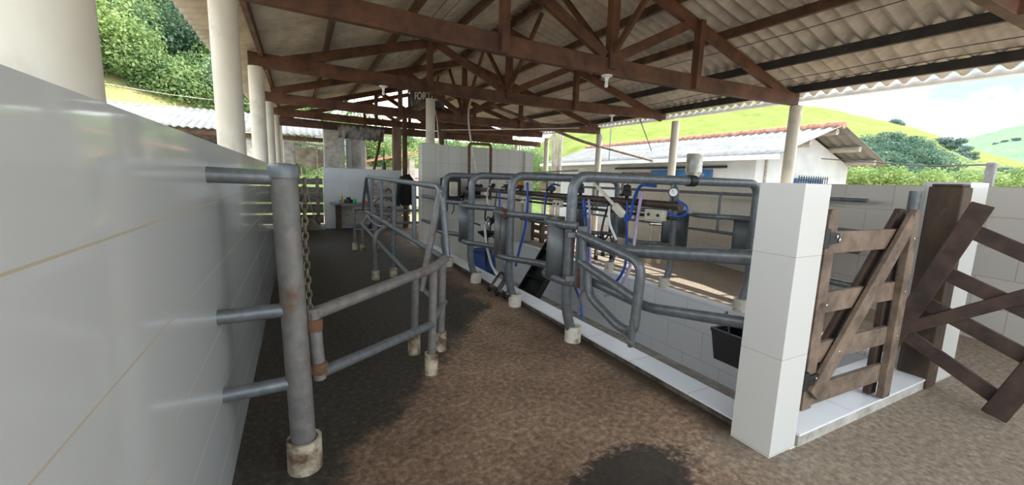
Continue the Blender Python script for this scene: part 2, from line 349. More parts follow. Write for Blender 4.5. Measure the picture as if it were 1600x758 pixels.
# ------------------------------------------------------------------ ground, floor, pit
PX0, PX1, PY0, PY1, PZ = 2.62, 4.75, 1.55, 9.0, -1.0
b = MB()
b.box(-.62, 2.5, -4, 14, -.15, 0); b.box(2.5, 10, -4, 1.2, -.15, 0); b.box(4.9, 10, 1.2, 14, -.15, 0); b.box(2.5, 4.9, 9.2, 14, -.15, 0)
struct(b.build('floor', M['floor'], smooth=False))
struct(MB().box(2.4, 5, 1.2, 9.2, PZ-.1, PZ).build('floor_pit', M['concrete'], smooth=False))
struct(MB().box(2.5, PX0, 1.2, 9.2, PZ, 0.0).build('wall_pit_left', M['tile_pit'], smooth=False))
struct(MB().box(PX1, 4.9, 1.2, 9.2, PZ, 0.0).build('wall_pit_right', M['tile_pit'], smooth=False))
b = MB(); b.box(PX0, PX1, 1.2, PY0, PZ, 0.0); b.box(PX0, PX1, PY0, 1.85, PZ, -.33); b.box(PX0, PX1, 1.85, 2.15, PZ, -.66)
struct(b.build('wall_pit_steps', M['tile_pit'], smooth=False))
struct(MB().box(2.405, 2.62, 1.44, 9.05, 0, .04).build('trim_kerb', M['kerb'], smooth=False))
struct(MB().box(2.40, 2.625, 1.44, 9.05, .04, .055).build('trim_kerb_tiles', M['tile_strip'], smooth=False))
struct(MB().box(2.56, 4.45, 1.195, 1.58, 0, .07).build('trim_sill', M['concrete'], smooth=False))
struct(MB().box(2.56, 4.45, 1.19, 1.585, .07, .085).build('trim_sill_tiles', M['tile_sill'], smooth=False))

# walls
struct(MB().box(-.62, -.34, -3.5, 13.3, 0, 1.63).build('wall_left', M['tile_left'], smooth=False))
def rwx(y): return 6.28 + .26*(y-1.3)
b = MB(); y0, y1 = -1.2, 8.9
b.prism([(rwx(y0), y0), (rwx(y0)+.15, y0), (rwx(y1)+.15, y1), (rwx(y1), y1)], 0, 1.60)
struct(b.build('wall_right', M['tile_right'], smooth=False))
struct(MB().box(.65, 2.78, 12.7, 12.88, 0, 1.70).build('wall_back', M['tile_back'], smooth=False))
b = MB(); b.box(2.85, 5.0, 9.08, 9.2, PZ, 2.24); b.box(2.44, 2.85, 9.06, 9.38, PZ, 2.26); b.box(4.98, 5.22, 9.02, 9.38, 0, 2.20)
struct(b.build('wall_pit_end', M['tile_mid'], smooth=False))
struct(MB().box(5.6, 8.2, 14.2, 14.35, 0, 1.35).build('wall_far', M['white'], smooth=False))

# entrance pillars
o = tag(MB().box(2.30, 2.545, 1.205, 1.44, 0, 1.535).build('tiled_pillar', M['tile_pillar'], smooth=False),
        'square white tiled pillar at the near left corner of the pit, hinge side of the brown gate', 'pillar')
t = tag(MB().box(4.45, 4.82, 1.20, 1.46, 0, 1.60).build('tiled_pillar', M['tile_pillar'], smooth=False),
        'white tiled pillar standing right of the dark wooden post', 'pillar')
b = MB(); b.box(4.26, 4.445, 1.18, 1.37, 0, 1.56)
b.slab([(4.27, 1.19, 1.56), (4.43, 1.19, 1.56), (4.43, 1.36, 1.56), (4.27, 1.36, 1.56)], (.0, .0, .02))
tag(b.build('wooden_post', M['post_wood'], smooth=False, bevel=.012), 'thick dark weathered wooden post fixed to the right hand white pillar', 'post')

# ------------------------------------------------------------------ roof
def xr(y): return 7.35 + .1*(max(0, min(y, 10.5))-4.2) if y > 4.2 else 7.35 + .06*(y-4.2)
def tilt(y): return .028*(y-4.2)
RS = .285
def ridge_x(y): return (xr(y)-.45)/2
def sheet_z(x, y): return 3.20 + tilt(y) + RS*(ridge_x(y)+.45 - abs(x-ridge_x(y)))
RY0, RY1 = -1.3, 16.0
def wave(y): return .036*math.cos(2*math.pi*y/.2)
NY = int((RY1-RY0)/.2*8)
def left_sheet(u, v):
    y = lerp(RY0, RY1, u); x = lerp(-.98, ridge_x(y), v); return V((x, y, sheet_z(x, y)+wave(y)+.012*(math.floor(v*3.999) % 2)))
def right_sheet(u, v):
    y = lerp(RY0, RY1, u); x = lerp(xr(y)+.36, ridge_x(y), v); return V((x, y, sheet_z(x, y)+wave(y)+.012*(math.floor(v*3.999) % 2)))
struct(MB().grid(left_sheet, NY, 8).build('ceiling_left', M['roof'], solid=.008))
struct(MB().grid(right_sheet, NY, 8).build('ceiling_right', M['roof'], solid=.008))
b = MB()
for dx in (-.22, .22):
    b.slab([(ridge_x(RY0), RY0, sheet_z(ridge_x(RY0), RY0)+.07), (ridge_x(RY1), RY1, sheet_z(ridge_x(RY1), RY1)+.07),
            (ridge_x(RY1)+dx, RY1, sheet_z(ridge_x(RY1), RY1)+.01), (ridge_x(RY0)+dx, RY0, sheet_z(ridge_x(RY0), RY0)+.01)], (0, 0, .015))
struct(b.build('ceiling_ridge_cap', M['roof_out'], smooth=False))
# gutter along the right hand eave
b = MB(); ys = [RY0, 4.2, 10.5, RY1]
for a, c in zip(ys, ys[1:]):
    pa, pc = V((xr(a)+.40, a, sheet_z(xr(a)+.36, a)-.05)), V((xr(c)+.40, c, sheet_z(xr(c)+.36, c)-.05))
    b.beam(pa, pc, .018, .075); b.beam(pa+V((.045, 0, -.03)), pc+V((.045, 0, -.03)), .09, .012); b.beam(pa+V((.09, 0, 0)), pc+V((.09, 0, 0)), .012, .075)
tag(b.build('gutter', M['fascia'], smooth=False), 'white gutter running along the right hand eave of the corrugated roof', 'gutter')

ordn = ['first', 'second', 'third', 'fourth', 'fifth']
def purlin(side, k, frac, mat, lab):
    b = MB(); ys = [RY0+.05, 4.2, 10.5, RY1-.1]
    for a, c in zip(ys, ys[1:]):
        q = []
        for y in (a, c):
            xe = (-.45 if side < 0 else xr(y)); x = lerp(ridge_x(y), xe, frac); q.append(V((x, y, sheet_z(x, y)-.032-.065)))
        b.beam(q[0], q[1], .06, .12)
    tag(b.build('purlin', mat, smooth=False, bevel=.004), lab, 'purlin', 'purlins under the corrugated roof')
purlin(1, 0, 0.0, M['purlin'], 'ridge purlin running along the peak of the roof')
for k, fr in enumerate((.27, .52, .77, .985)):
    purlin(-1, k, fr, M['purlin'], ['dark brown purlin on the left roof slope, next below the ridge', 'dark brown purlin on the left roof slope, second below the ridge', 'dark brown purlin on the left roof slope, third below the ridge', 'reddish brown eave purlin above the left row of columns'][k])
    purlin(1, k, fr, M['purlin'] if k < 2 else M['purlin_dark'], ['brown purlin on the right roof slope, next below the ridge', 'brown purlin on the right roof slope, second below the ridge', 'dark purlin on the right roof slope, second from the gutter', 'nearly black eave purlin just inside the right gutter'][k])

def truss(y, label, zc, zr=None, braces=True):
    zr = zc if zr is None else zr
    xl, xe = -.50, xr(y)+.06; xm = ridge_x(y); t = thing('roof_truss', label, 'roof truss', (xl, y, zc), 'timber roof trusses')
    P = M['truss']
    def cz(x): u = (x-xl)/(xe-xl); return lerp(zc, zr, u) - .07*math.sin(math.pi*u)
    b = MB(); n = 8; q = []; fs = []
    for i in range(n+1):
        x = lerp(xl-.06, xe, i/n); z = cz(min(max(x, xl), xe)); q += [V((x, y-.04, z-.1)), V((x, y+.04, z-.1)), V((x, y+.04, z+.1)), V((x, y-.04, z+.1))]
    for i in range(n):
        for k in range(4): fs.append((4*i+k, 4*i+(k+1) % 4, 4*i+4+(k+1) % 4, 4*i+4+k))
    b.add(q, fs+[(3, 2, 1, 0), (4*n, 4*n+1, 4*n+2, 4*n+3)]); b.build('bottom_chord', P, t, smooth=False, bevel=.006)
    def tz(x): return sheet_z(x, y) - .032 - .13 - .07
    for s in (-1, 1):
        xx = xl+.1 if s < 0 else xe-.1
        MB().beam((xx, y, tz(xx)-.02), (xm-s*.0, y, tz(xm)), .075, .14).build('top_chord', P, t, smooth=False, bevel=.006)
    MB().beam((xm, y-.015, cz(xm)-.03), (xm, y-.015, tz(xm)+.03), .11, .11, (0, 1, 0)).build('king_post', P, t, smooth=False, bevel=.006)
    L = (xe-xl)/2
    for s in (-1, 1):
        xq = xm+s*L*.37
        MB().beam((xq, y-.05, cz(xq)-.1), (xq, y-.05, tz(xq)+.05), .09, .11, (0, 1, 0)).build('queen_post', P, t, smooth=False, bevel=.006)
        x2 = xm+s*L*.335; MB().beam((xm+s*.08, y, cz(xm)+.12), (x2, y, tz(x2)-.04), .07, .12).build('strut', P, t, smooth=False, bevel=.006)
    if braces:
        for s in (-1, 1):
            if y+s*1.3 > RY1: continue
            MB().beam((xm, y+s*.07, cz(xm)+.16), (xm, y+s*1.15, sheet_z(xm, y+s*1.15)-.2), .05, .07).build('ridge_brace', P, t, smooth=False, bevel=.005)
    return cz
T_Y = [1.25, 4.2, 7.3, 10.0, 13.35]
truss(1.25, 'roof truss nearest the camera, only its right end shows at the top right corner', 2.98)
cz1 = truss(4.2, 'reddish brown roof truss, the nearest one spanning the whole picture', 2.98)
cz2 = truss(7.3, 'brown roof truss with a bulb on each half, second of those spanning the milking parlour', 3.11, 3.13)
cz3 = truss(10.0, 'dark roof truss just behind the tall tiled wall at the pit end', 3.02, 3.04)
truss(13.35, 'far end roof truss with open sky showing through its left half', 3.17, 3.2)
truss(15.75, 'hindmost roof truss at the very end of the roof, behind the water tank', 3.22, 3.25, False)
b = MB(); q = [(4.5, 3.3), (8.0, 3.3), (8.0, sheet_z(8.0, 15.9)-.1), (4.5, sheet_z(4.5, 15.9)-.1)]
struct(b.slab([(x, 15.9, z) for x, z in q], (0, .03, 0)).build('wall_gable_boards', M['purlin'], smooth=False))
for x, l in ((-.47, 'cream round column under the left end of the hindmost truss'), (8.25, 'cream round column under the right end of the hindmost truss')):
    tag(MB().lathe((x, 15.75, 0), [(.1, 0), (.1, 3.12)], 24).build('round_column', M['col']), l, 'column')
# beam under the far truss line
tag(MB().beam((-.55, 13.9, 2.95), (8.3, 13.9, 2.9), .09, .18).build('lintel_beam', M['purlin'], smooth=False, bevel=.006), 'dark horizontal beam beyond the far truss, under the end of the roof', 'beam')

# columns
lab = ['thick cream round column at the left edge of the picture on the white wall', 'tall cream round column on the left wall in front of the corrugated overhang', 'cream round column on the left wall under the second spanning truss',
       'cream round column on the left wall under the dark third spanning truss', 'narrow cream round column at the far end of the left wall']
for y, l in zip(T_Y, lab):
    z1 = (3.11 if y == 7.3 else 3.02 if y == 10. else 3.17 if y > 13 else 2.98)-.1
    tag(MB().lathe((-.47, y, 1.63), [(.1, 0), (.1, z1-1.63)], 28).build('round_column', M['col']), l, 'column', 'columns along the left wall')
lab = [None, 'cream round column of the right row rising behind the near white pillar', 'cream round column of the right row beside the blue sliding door', 'slim cream round column of the right row in front of the white house wall', 'slim cream column at the far end of the right row before the trees']
for y, l in zip(T_Y, lab):
    if l is None: l = 'cream round column supporting the nearest truss beyond the right edge'; continue
    x = {4.2: 7.42, 7.3: 8.1, 10.: 8.0}.get(y, 8.25); z1 = (3.13 if y == 7.3 else 3.04 if y == 10. else 3.2 if y > 13 else 2.98)-.1
    tag(MB().lathe((x, y, 0), [(.09, 0), (.09, z1)], 24).build('round_column', M['col']), l, 'column', 'columns along the right side')
tag(MB().lathe((2.66, 9.2, 2.26), [(.1, 0), (.1, .95)], 24).build('round_column', M['col']), 'short cream round column standing on the left end of the tall tiled wall', 'column')

# light bulbs
def bulb(x, y, z, label):
    t = thing('light_bulb', label, 'light bulb', (x, y, z), 'bare bulbs under the trusses')
    MB().lathe((x, y, z-.035), [(.026, 0), (.03, .010), (.068, .025), (.07, .035)], 18).build('ceiling_socket', M['whitepl'], t)
    lh = MB().lathe((x, y, z-.07), [(.02, 0), (.023, .035)], 14).build('lamp_holder', M['whitepl'], t)
    MB().lathe((x, y, z-.145), [(.004, 0), (.016, .006), (.024, .024), (.023, .04), (.015, .066), (.013, .078)], 14).build('glass_bulb', M['bulb'], lh)
p = ony(948, 122, 4.2); bulb(p.x, 4.2, cz1(p.x)-.1, 'bare white bulb under the near truss, right of its king post')
p = ony(956, 183, 7.3); bulb(p.x, 7.3, cz2(p.x)-.1, 'bare white bulb under the second truss, near its right end')
p = ony(599, 141, 7.3); bulb(p.x, 7.3, cz2(p.x)-.1, 'bare white bulb under the second truss, left of the water tank')

# wires strung under the right slope and small cables
for i, (dx, l) in enumerate(((.78, 'thin wire strung under the right roof slope, the upper of the pair near the gutter'), (.83, 'thin wire strung under the right roof slope, the lower of the pair near the gutter'), (.50, 'thin black cable running beside the brown purlin of the right slope'))):
    q = []
    for k in range(13):
        y = lerp(-1, 12, k/12); x = lerp(ridge_x(y), xr(y), dx+.08); q.append((x, y, sheet_z(x, y)-.14-.03*math.sin(k*2.1)**2))
    tag(MB().tube(q, .005, 6).build('overhead_wire', M['wire']), l, 'wire')
for i, fr in enumerate((.38, .43)):
    q = [(lerp(ridge_x(y), -.45, fr), y, sheet_z(lerp(ridge_x(y), -.45, fr), y)-.1) for y in (1, 3, 5, 7, 9)]
    tag(MB().tube(q, .004, 6).build('overhead_wire', M['wire']), ['thin wire stretched under the left roof slope, nearer the ridge', 'thin wire stretched under the left roof slope, nearer the columns'][i], 'wire')

# water tank up in the far roof, on a timber stand
t = thing('water_tank', 'black water tank with pale lettering up under the far end of the roof', 'water tank', (3.42, 12.1, 3.42))
R0 = .50; TC = V((3.42, 12.1, 3.42))
MB().lathe(TC, [(R0*.9, 0), (R0*.93, .02), (R0, .5), (R0, .55), (R0*.97, .58)], 40).build('tank_body', M['blackpl'], t)
MB().lathe(TC+V((0, 0, .58)), [(R0*1.03, 0), (R0*1.03, .03), (R0*.6, .10), (R0*.2, .12)], 40).build('tank_lid', M['blackpl'], t)
cu = bpy.data.curves.new('lettering', 'FONT'); cu.body = 'FORTLEV'; cu.size = .27; cu.align_x = 'CENTER'; cu.extrude = .006; cu.offset = .004
to = bpy.data.objects.new('lettering_tmp', cu); C.objects.link(to)
dg = bpy.context.evaluated_depsgraph_get(); me = bpy.data.meshes.new_from_object(to.evaluated_get(dg)); bpy.data.objects.remove(to)
b = MB(); a0 = math.atan2(-TC.y, -TC.x); wx = max(abs(v.co.x) for v in me.vertices); vs = []
for v in me.vertices:
    a = a0 + v.co.x/wx*.40/R0; rr = R0 + .004 + v.co.z; vs.append((TC.x+rr*math.cos(a), TC.y+rr*math.sin(a), TC.z+.22+v.co.y))
b.add(vs, [tuple(p.vertices) for p in me.polygons]).build('lettering', M['whitepl'], t, smooth=False, label='pale raised lettering')
t = thing('tank_stand', 'timber stand of planks carrying the black water tank', 'stand', (3.4, 12.1, 3.0))
for dy in (-.42, .42): MB().beam((2.7, 12.1+dy, 3.34), (4.15, 12.1+dy, 3.34), .08, .1).build('bearer', M['purlin'], t, smooth=False)
for dy in (-.3, -.1, .1, .3): MB().beam((2.8, 12.1+dy, 3.405), (4.05, 12.1+dy, 3.405), .17, .03).build('plank', M['purlin'], t, smooth=False)
for dx in (2.8, 4.05): MB().beam((dx, 9.95, 3.24), (dx, 13.4, 3.24), .08, .1).build('joist', M['purlin'], t, smooth=False)
for dx in (2.85, 3.95): MB().beam((dx, 12.5, 0), (dx, 12.5, 3.2), .12, .12, (0, 1, 0)).build('post', M['purlin'], t, smooth=False)

# pipework above the tall tiled wall
tag(MB().tube([ony(733, 312, 8.9), ony(733, 224, 8.9), ony(767, 226, 8.9), ony(766, 312, 8.9)], .032, 10, .09).build('rusty_pipe', M['rust']), 'brown rusty pipe bent into an arch in front of the tall tiled wall', 'pipe')
q = [ony(747, 138, 9.5), ony(734, 158, 9.4), ony(731, 185, 9.2), ony(737, 230, 8.85), ony(752, 310, 8.8)]
tag(MB().tube(q, .022, 8, .3).build('conduit', M['beigepl']), 'grey bent conduit dropping from the roof in front of the tall tiled wall', 'conduit')
q = [ony(680, 172, 9.3), ony(683, 190, 9.15), ony(686, 225, 9.0), ony(686, 275, 9.0)]
tag(MB().tube(q, .012, 8).build('conduit', M['beigepl']), 'thin pale conduit beside the column on the tall tiled wall', 'conduit')
for i, px in enumerate((693, 697)):
    tag(MB().tube([ony(px-2, 192, 9.3), ony(px, 205, 9.3), ony(px+1, 228, 9.3)], .008, 6).build('wire', M['wire']), ['left of two thin wires standing up from the tall tiled wall', 'right of two thin wires standing up from the tall tiled wall'][i], 'wire')
tag(MB().tube([ony(690, 203, 9.6), ony(760, 203, 9.7), ony(905, 200, 9.9)], .012, 8).build('water_pipe', M['beigepl']), 'thin horizontal pipe hung below the dark third truss', 'pipe')
tag(MB().tube([ony(762, 162, 10.2), ony(840, 192, 10.0), ony(905, 220, 9.8), V(onx(1030, 254, 10.9))], .04, 10, .5).build('bamboo_pole', M['gate']), 'long brownish pole slanting down from the far roof to the house wall', 'pole')
# ------------------------------------------------------------------ left lane: gate post, chain, swing gate
t = thing('gate_post', 'thick grey steel gate post in a white collar, stubbed to the left wall', 'gate post', (-.02, 2.2, 0))
pp = MB().tube([(-.02, 2.2, .02), (-.055, 2.2, 1.53)], .058, 22).build('post_pipe', M['steel_rust'], t)
MB().lathe((-.055, 2.2, 1.53), [(.066, -.05), (.068, 0), (.06, .012), (.03, .016)], 22, ).build('post_cap', M['steel'], pp)
for z in (.475, .85, 1.48): MB().tube([(-.345, 2.17, z+.005), (-.02-.023*z-.04, 2.2, z)], .034, 14).build('wall_stub', M['steel'], t)
MB().lathe((-.02, 2.2, 0), [(.082, 0), (.082, .165), (.066, .165), (.064, .15)], 26).build('base_collar', M['cup_dirty'], t, label='stained white collar')
# chain
b = MB(); zc = 1.46; k = 0
while zc > .78:
    c = V((.035+.012*math.sin(zc*4), 2.185, zc)); ax = V((1, .3, 0)).normalized() if k % 2 else V((-.3, 1, 0)).normalized(); pts = []
    for i in range(11):
        a = 2*math.pi*i/10; pts.append(c + ax*(.013*math.cos(a)) + V((0, 0, 1))*(.024*math.sin(a)))
    b.tube(pts, .0048, 6, caps=False); zc -= .036; k += 1
tag(b.build('hanging_chain', M['chain']), 'rusty chain hanging down the side of the thick grey gate post', 'chain')

gA0, gA1 = V((.045, 2.2, .815)), V((.875, 2.94, .84)); gB0, gB1 = V((.065, 2.2, .50)), V((.86, 2.94, .40))
t = thing('steel_gate', 'low two rail grey steel gate closing the left lane beside the thick post', 'gate', (.05, 2.2, 0))
MB().tube([gA0, gA1, gA1+V((.17, .24, .015))], .034, 14, .1).build('top_rail', M['steel_rust'], t)
MB().tube([gB0, gB1], .030, 14).build('bottom_rail', M['steel'], t)
MB().tube([gA0+V((0, 0, .03)), gB0-V((0, 0, .03))], .030, 14).build('hinge_stile', M['steel_rust'], t)
for z in (.76, .53):
    h = MB(); c = gA0.lerp(gB0, (gA0.z-z)/(gA0.z-gB0.z)); h.lathe(c-V((0, 0, .03)), [(.038, 0), (.038, .06)], 16); h.beam(c, V((-.02, 2.2, z)), .03, .04)
    h.build('hinge', M['rust'], t, smooth=True)

# ------------------------------------------------------------------ feed fence in the middle of the left lane
t = thing('feed_fence', 'grey pipe feeding fence with upright bars in the middle of the left lane', 'fence', (1.08, 5.5, 0))
def collar(x, y, r=.05, h=.16, m='cup_dirty', par=None): MB().lathe((x, y, 0), [(r, 0), (r, h), (r*.8, h), (r*.78, h-.015)], 18).build('base_collar', M[m], par, label='stained pale collar')
st = M['steel']; sr = M['steel_rust']
MB().tube([(1.075, 8.2, .9), (1.09, 7.75, 1.49), (1.085, 3.42, 1.43), (1.125, 3.36, .84)], .027, 12, .14).build('top_rail', st, t)
MB().tube([(1.085, 3.44, 1.40), (.90, 3.38, .55)], .029, 12).build('near_leg', sr, t)
MB().tube([(1.11, 7.9, 1.40), (1.20, 8.1, .85)], .026, 12).build('far_leg', st, t)
for y in (4.37, 5.4, 6.3, 7.2): MB().tube([(1.09, y, .86), (1.09, y, 1.45+.014*(y-4))], .024, 10).build('upright_bar', st, t)
MB().tube([(1.10, 8.0, .86), (1.10, 3.40, .82)], .028, 12).build('middle_rail', st, t)
MB().tube([(1.06, 8.3, .60), (1.04, 6.2, .52), (1.02, 3.42, .44)], .026, 12).build('lower_rail', st, t)
for (x, y, z, nm) in ((.87, 2.96, .83, 'near_post'), (1.07, 3.36, .84, 'near_post'), (.84, 3.38, .70, 'near_post')):
    MB().tube([(x, y, 0.02), (x+.015, y, z)], .032, 14).build(nm, sr, t); collar(x, y, .052, .17, 'cup_dirty', t)
MB().tube([(.88, 3.0, .40), (1.11, 3.38, .43)], .026, 12).build('short_rail', sr, t)
MB().tube([(.97, 6.17, .1), (.97, 6.17, .70), (1.24, 6.28, .80)], .030, 12, .2).build('neck_loop', sr, t)
MB().tube([(1.25, 6.29, .02), (1.25, 6.29, .87)], .030, 12).build('middle_post', st, t); collar(.97, 6.17, .055, .14, 'cup_dirty', t); collar(1.25, 6.29, .055, .14, 'cup_dirty', t)
MB().tube([(1.10, 7.9, .82), (1.16, 7.3, .66), (1.22, 6.6, .72), (1.24, 6.33, .83)], .022, 10, .3).build('curved_rail', st, t)
MB().tube([(1.0, 8.91, .02), (1.0, 8.91, .86)], .03, 12).build('far_post', sr, t)
MB().tube([(1.13, 8.71, .02), (1.13, 8.71, .60), (1.36, 8.64, .80)], .03, 12, .2).build('neck_loop', sr, t)
MB().tube([(1.37, 8.64, .02), (1.37, 8.64, .88)], .03, 12).build('far_post', sr, t)
MB().tube([(.99, 8.93, .84), (1.40, 8.62, .86)], .026, 12).build('cross_rail', st, t); MB().tube([(1.0, 8.91, .42), (1.37, 8.64, .42)], .024, 12).build('cross_rail', st, t)
for x, y in ((1.0, 8.91), (1.13, 8.71), (1.37, 8.64)): collar(x, y, .055, .15, 'cup_dirty', t)
# exit barrier at the far end of the lane
t = thing('exit_barrier', 'arched grey pipe barrier across the far end of the left lane', 'barrier', (2.1, 9.6, 0))
MB().tube([(1.48, 9.6, .02), (1.48, 9.6, 1.03), (2.62, 9.6, 1.06), (2.70, 9.6, .45)], .032, 12, .22).build('arch_pipe', st, t)
for z in (.74, .46): MB().tube([(1.5, 9.62, z), (2.68, 9.62, z)], .028, 12).build('cross_rail', st, t)
MB().tube([(1.95, 9.6, .05), (1.95, 9.6, 1.40), (2.38, 9.6, 1.42), (2.40, 9.6, 1.0)], .024, 10, .1).build('upper_frame', st, t)
# jacket
def jk(u, v):
    a = 2*math.pi*u; wd = .15+.03*math.sin(v*9)+.02*math.sin(a*3+v*6) - (.05 if v < .1 else 0); return V((2.17+wd*math.cos(a), 9.52+.05*math.sin(a), 1.55-.66*v+.03*math.sin(a*4)*v+(.03*math.cos(a) if v < .1 else 0)))
b = MB().grid(jk, 36, 14)
b.tube([(2.05, 9.5, 1.4), (2.0, 9.46, 1.05), (1.99, 9.45, .86)], lambda u: .06-.015*u, 10); b.tube([(2.29, 9.5, 1.4), (2.34, 9.46, 1.1), (2.33, 9.45, .95)], lambda u: .055-.015*u, 10)
tag(b.build('jacket', M['cloth']), 'black jacket hung on the arched barrier at the far end of the left lane', 'jacket')

# ------------------------------------------------------------------ pipe arches over the pit
LAB = ['nearest grey pipe arch spanning the milking pit', 'second grey pipe arch over the milking pit, behind the nearest', 'third grey pipe arch over the milking pit, before the farthest', 'farthest grey pipe arch over the milking pit beside the tall tiled wall']
AY = (3.08, 4.28, 5.52, 6.75)
for i, y in enumerate(AY):
    t = thing('pipe_arch', LAB[i], 'pipe arch', (2.3, y, 0), 'pipe arches over the milking pit')
    r = .047
    MB().tube([(2.29, y, .03), (2.19, y, .33), (2.20, y, 1.56), (4.87, y, 1.56), (4.90, y, .32), (4.80, y, .03)], r, 18, .16, 8).build('arch_pipe', st, t)
    for x, m in ((2.29, 'cup'), (4.99 if 0 else 4.80, 'cup')):
        MB().lathe((x, y, 0), [(.078, 0), (.078, .155), (.06, .155), (.058, .14)], 24).build('base_collar', M[m], t, label='pale collar')
    if i == 0: MB().lathe((3.72, y, 1.56), [(.06, -.05), (.06, .05)], 16, (1, 0, 0)).build('clamp', M['black'], t)

# rump rails: zigzag pipes with bent sheets round each cow's rump, one run each side of the pit
def rump(side, label):
    t = thing('rump_rail', label, 'rump rail', (2.3 if side < 0 else 4.9, 5, 0), 'rump rails along the pit')
    ox = 2.20 if side < 0 else 5.06; ix = 2.38 if side < 0 else 4.80
    for z, nm in ((1.12, 'upper_rail'), (.60, 'lower_rail')):
        pts = []
        for k, y in enumerate(AY):
            e = .10 if side < 0 else 0; pts += [(ox+(.0 if side > 0 else -.0), y-.10, z), (ox-(.06 if side < 0 else 0), y+.0, z), (ox-(.06 if side < 0 else 0), y+.36, z), (ix, y+.52, z), (ix, y+.78, z)]
        pts = pts[:-1] + [(ix, 8.8, z)]
        if side > 0: pts = [(ix-.0, 1.5, z-.02), (ix, 2.75, z)] + pts
        MB().tube(pts, .036, 14, .12, 5).build(nm, st, t)
    for y in AY:
        def sh(u, v):
            a = math.pi*u; yy = (y+.07+.26*u) if side < 0 else (y-.12+.5*u); return V((ox - (.11 if side < 0 else -.07)*math.sin(a), yy, .60+.52*v))
        MB().grid(sh, 12, 2).build('splash_sheet', M['sheet'], t, solid=.004)
    if side < 0:
        c = MB(); c.lathe((ox-.06, AY[1]+.02, 1.12), [(.06, -.03), (.06, .03)], 14, (1, 0, 0)); c.tube([(ox-.12, AY[1]+.02, 1.1), (ox-.13, AY[1]+.02, .66)], .008, 6); c.build('rusty_latch', M['rust'], t)
    return t
rl = rump(-1, 'zigzag grey pipe rail with bent metal sheets along the left edge of the pit')
rump(1, 'zigzag grey pipe rail with dark metal sheets along the right edge of the pit')

# fixed rails from the last arch to the near pillar
t = thing('side_rails', 'two thick grey rails joining the nearest arch to the near white pillar', 'rails', (2.35, 2.2, .6))
MB().tube([(2.26, 2.98, 1.00), (2.30, 2.55, .965), (2.38, 1.442, 1.10)], .047, 18, .3).build('upper_rail', st, t)
MB().tube([(2.26, 2.98, .66), (2.32, 2.20, .585), (2.38, 1.442, .70)], .038, 16, .1).build('lower_rail', st, t)
MB().beam((2.235, 2.955, .58), (2.235, 2.955, 1.12), .10, .03, (0, 1, 0)).build('hinge_plate', M['sheet'], t, smooth=False, bevel=.004)
for z in (.64, 1.04): MB().beam((2.12, 3.02, z), (2.25, 2.96, z), .05, .05).build('bracket', M['sheet'], t, smooth=False, bevel=.006)
# D shaped swing gate
t = thing('swing_gate', 'D shaped grey pipe swing gate hanging beside the nearest arch', 'gate', (2.2, 2.95, .6))
D = lambda px, py: onx(px, py, 2.19)
MB().tube([D(906, 366), D(938, 380), D(1003, 411), D(990, 520), D(968, 512), D(919, 461), D(918, 420)], .036, 16, .11, 9).build('outer_bend', st, t)
MB().tube([onx(907, 409, 2.18), onx(993, 468, 2.18)], .034, 14).build('middle_bar', st, t)
MB().beam(onx(925, 424, 2.18), onx(957, 447, 2.18), .012, .05).build('gusset', M['sheet'], t, smooth=False)
MB().tube([onx(911, 368, 2.19), onx(912, 452, 2.19)], .036, 14).build('hinge_stile', st, t)
MB().beam(onx(989, 500, 2.17), onx(986, 542, 2.17), .045, .03, (0, 1, 0)).build('latch_plate', M['sheet'], t, smooth=False)
MB().tube([onx(972, 520, 2.17), onx(990, 541, 2.14)], .013, 10).build('latch_pin', M['steel_rust'], t)
MB().tube([onx(912, 452, 2.19), onx(906, 462, 2.19), onx(904, 492, 2.19)], .010, 8, .03).build('drop_pin', M['steel_rust'], t)
MB().tube([onx(903, 420, 2.2), onx(903, 450, 2.2)], .022, 10).build('pivot', M['rust'], t)

# ------------------------------------------------------------------ right lane: feed fence, post, cups
t = thing('feed_fence', 'grey pipe feeding fence along the right lane before the beige tiled wall', 'fence', (6.15, 5, 0))
for z, nm in ((1.40, 'top_rail'), (.99, 'middle_rail'), (.74, 'lower_rail')):
    MB().tube([(6.38, 2.6, z), (6.45, 4, z), (6.55, 9.0, z)], .030, 12, .2).build(nm, st, t)
for y in (3.3, 4.72, 6.7, 8.2): MB().tube([(6.47, y, .74), (6.47, y, 1.40)], .024, 10).build('upright_bar', st, t)
for x, y in ((6.03, 5.81), (6.22, 5.75), (6.53, 8.4), (6.41, 3.0)):
    MB().tube([(x, y, .02), (x, y, .76)], .02, 10).build('leg', M['beigepl'], t); MB().lathe((x, y, 0), [(.06, 0), (.06, .17), (.045, .17)], 16).build('base_collar', M['cup_y'], t, label='yellowed collar')
MB().tube([(6.0, 5.82, .76), (6.49, 5.66, .74)], .022, 10).build('bracket_bar', st, t)
t2 = thing('gate_post', 'dark grey steel post with a white stub pipe standing behind the brown gate', 'gate post', (5.92, 2.0, 0))
pq = ony(1432, 296, 2.0)
MB().tube([(pq.x, 2.0, 0), (pq.x, 2.0, 1.53)], .055, 18).build('post_pipe', st, t2)
MB().tube([(pq.x+.05, 2.0, 1.42), (rwx(2.0)-.005, 2.0, 1.42)], .03, 12).build('wall_stub', M['whitepl'], t2, label='white stub pipe')

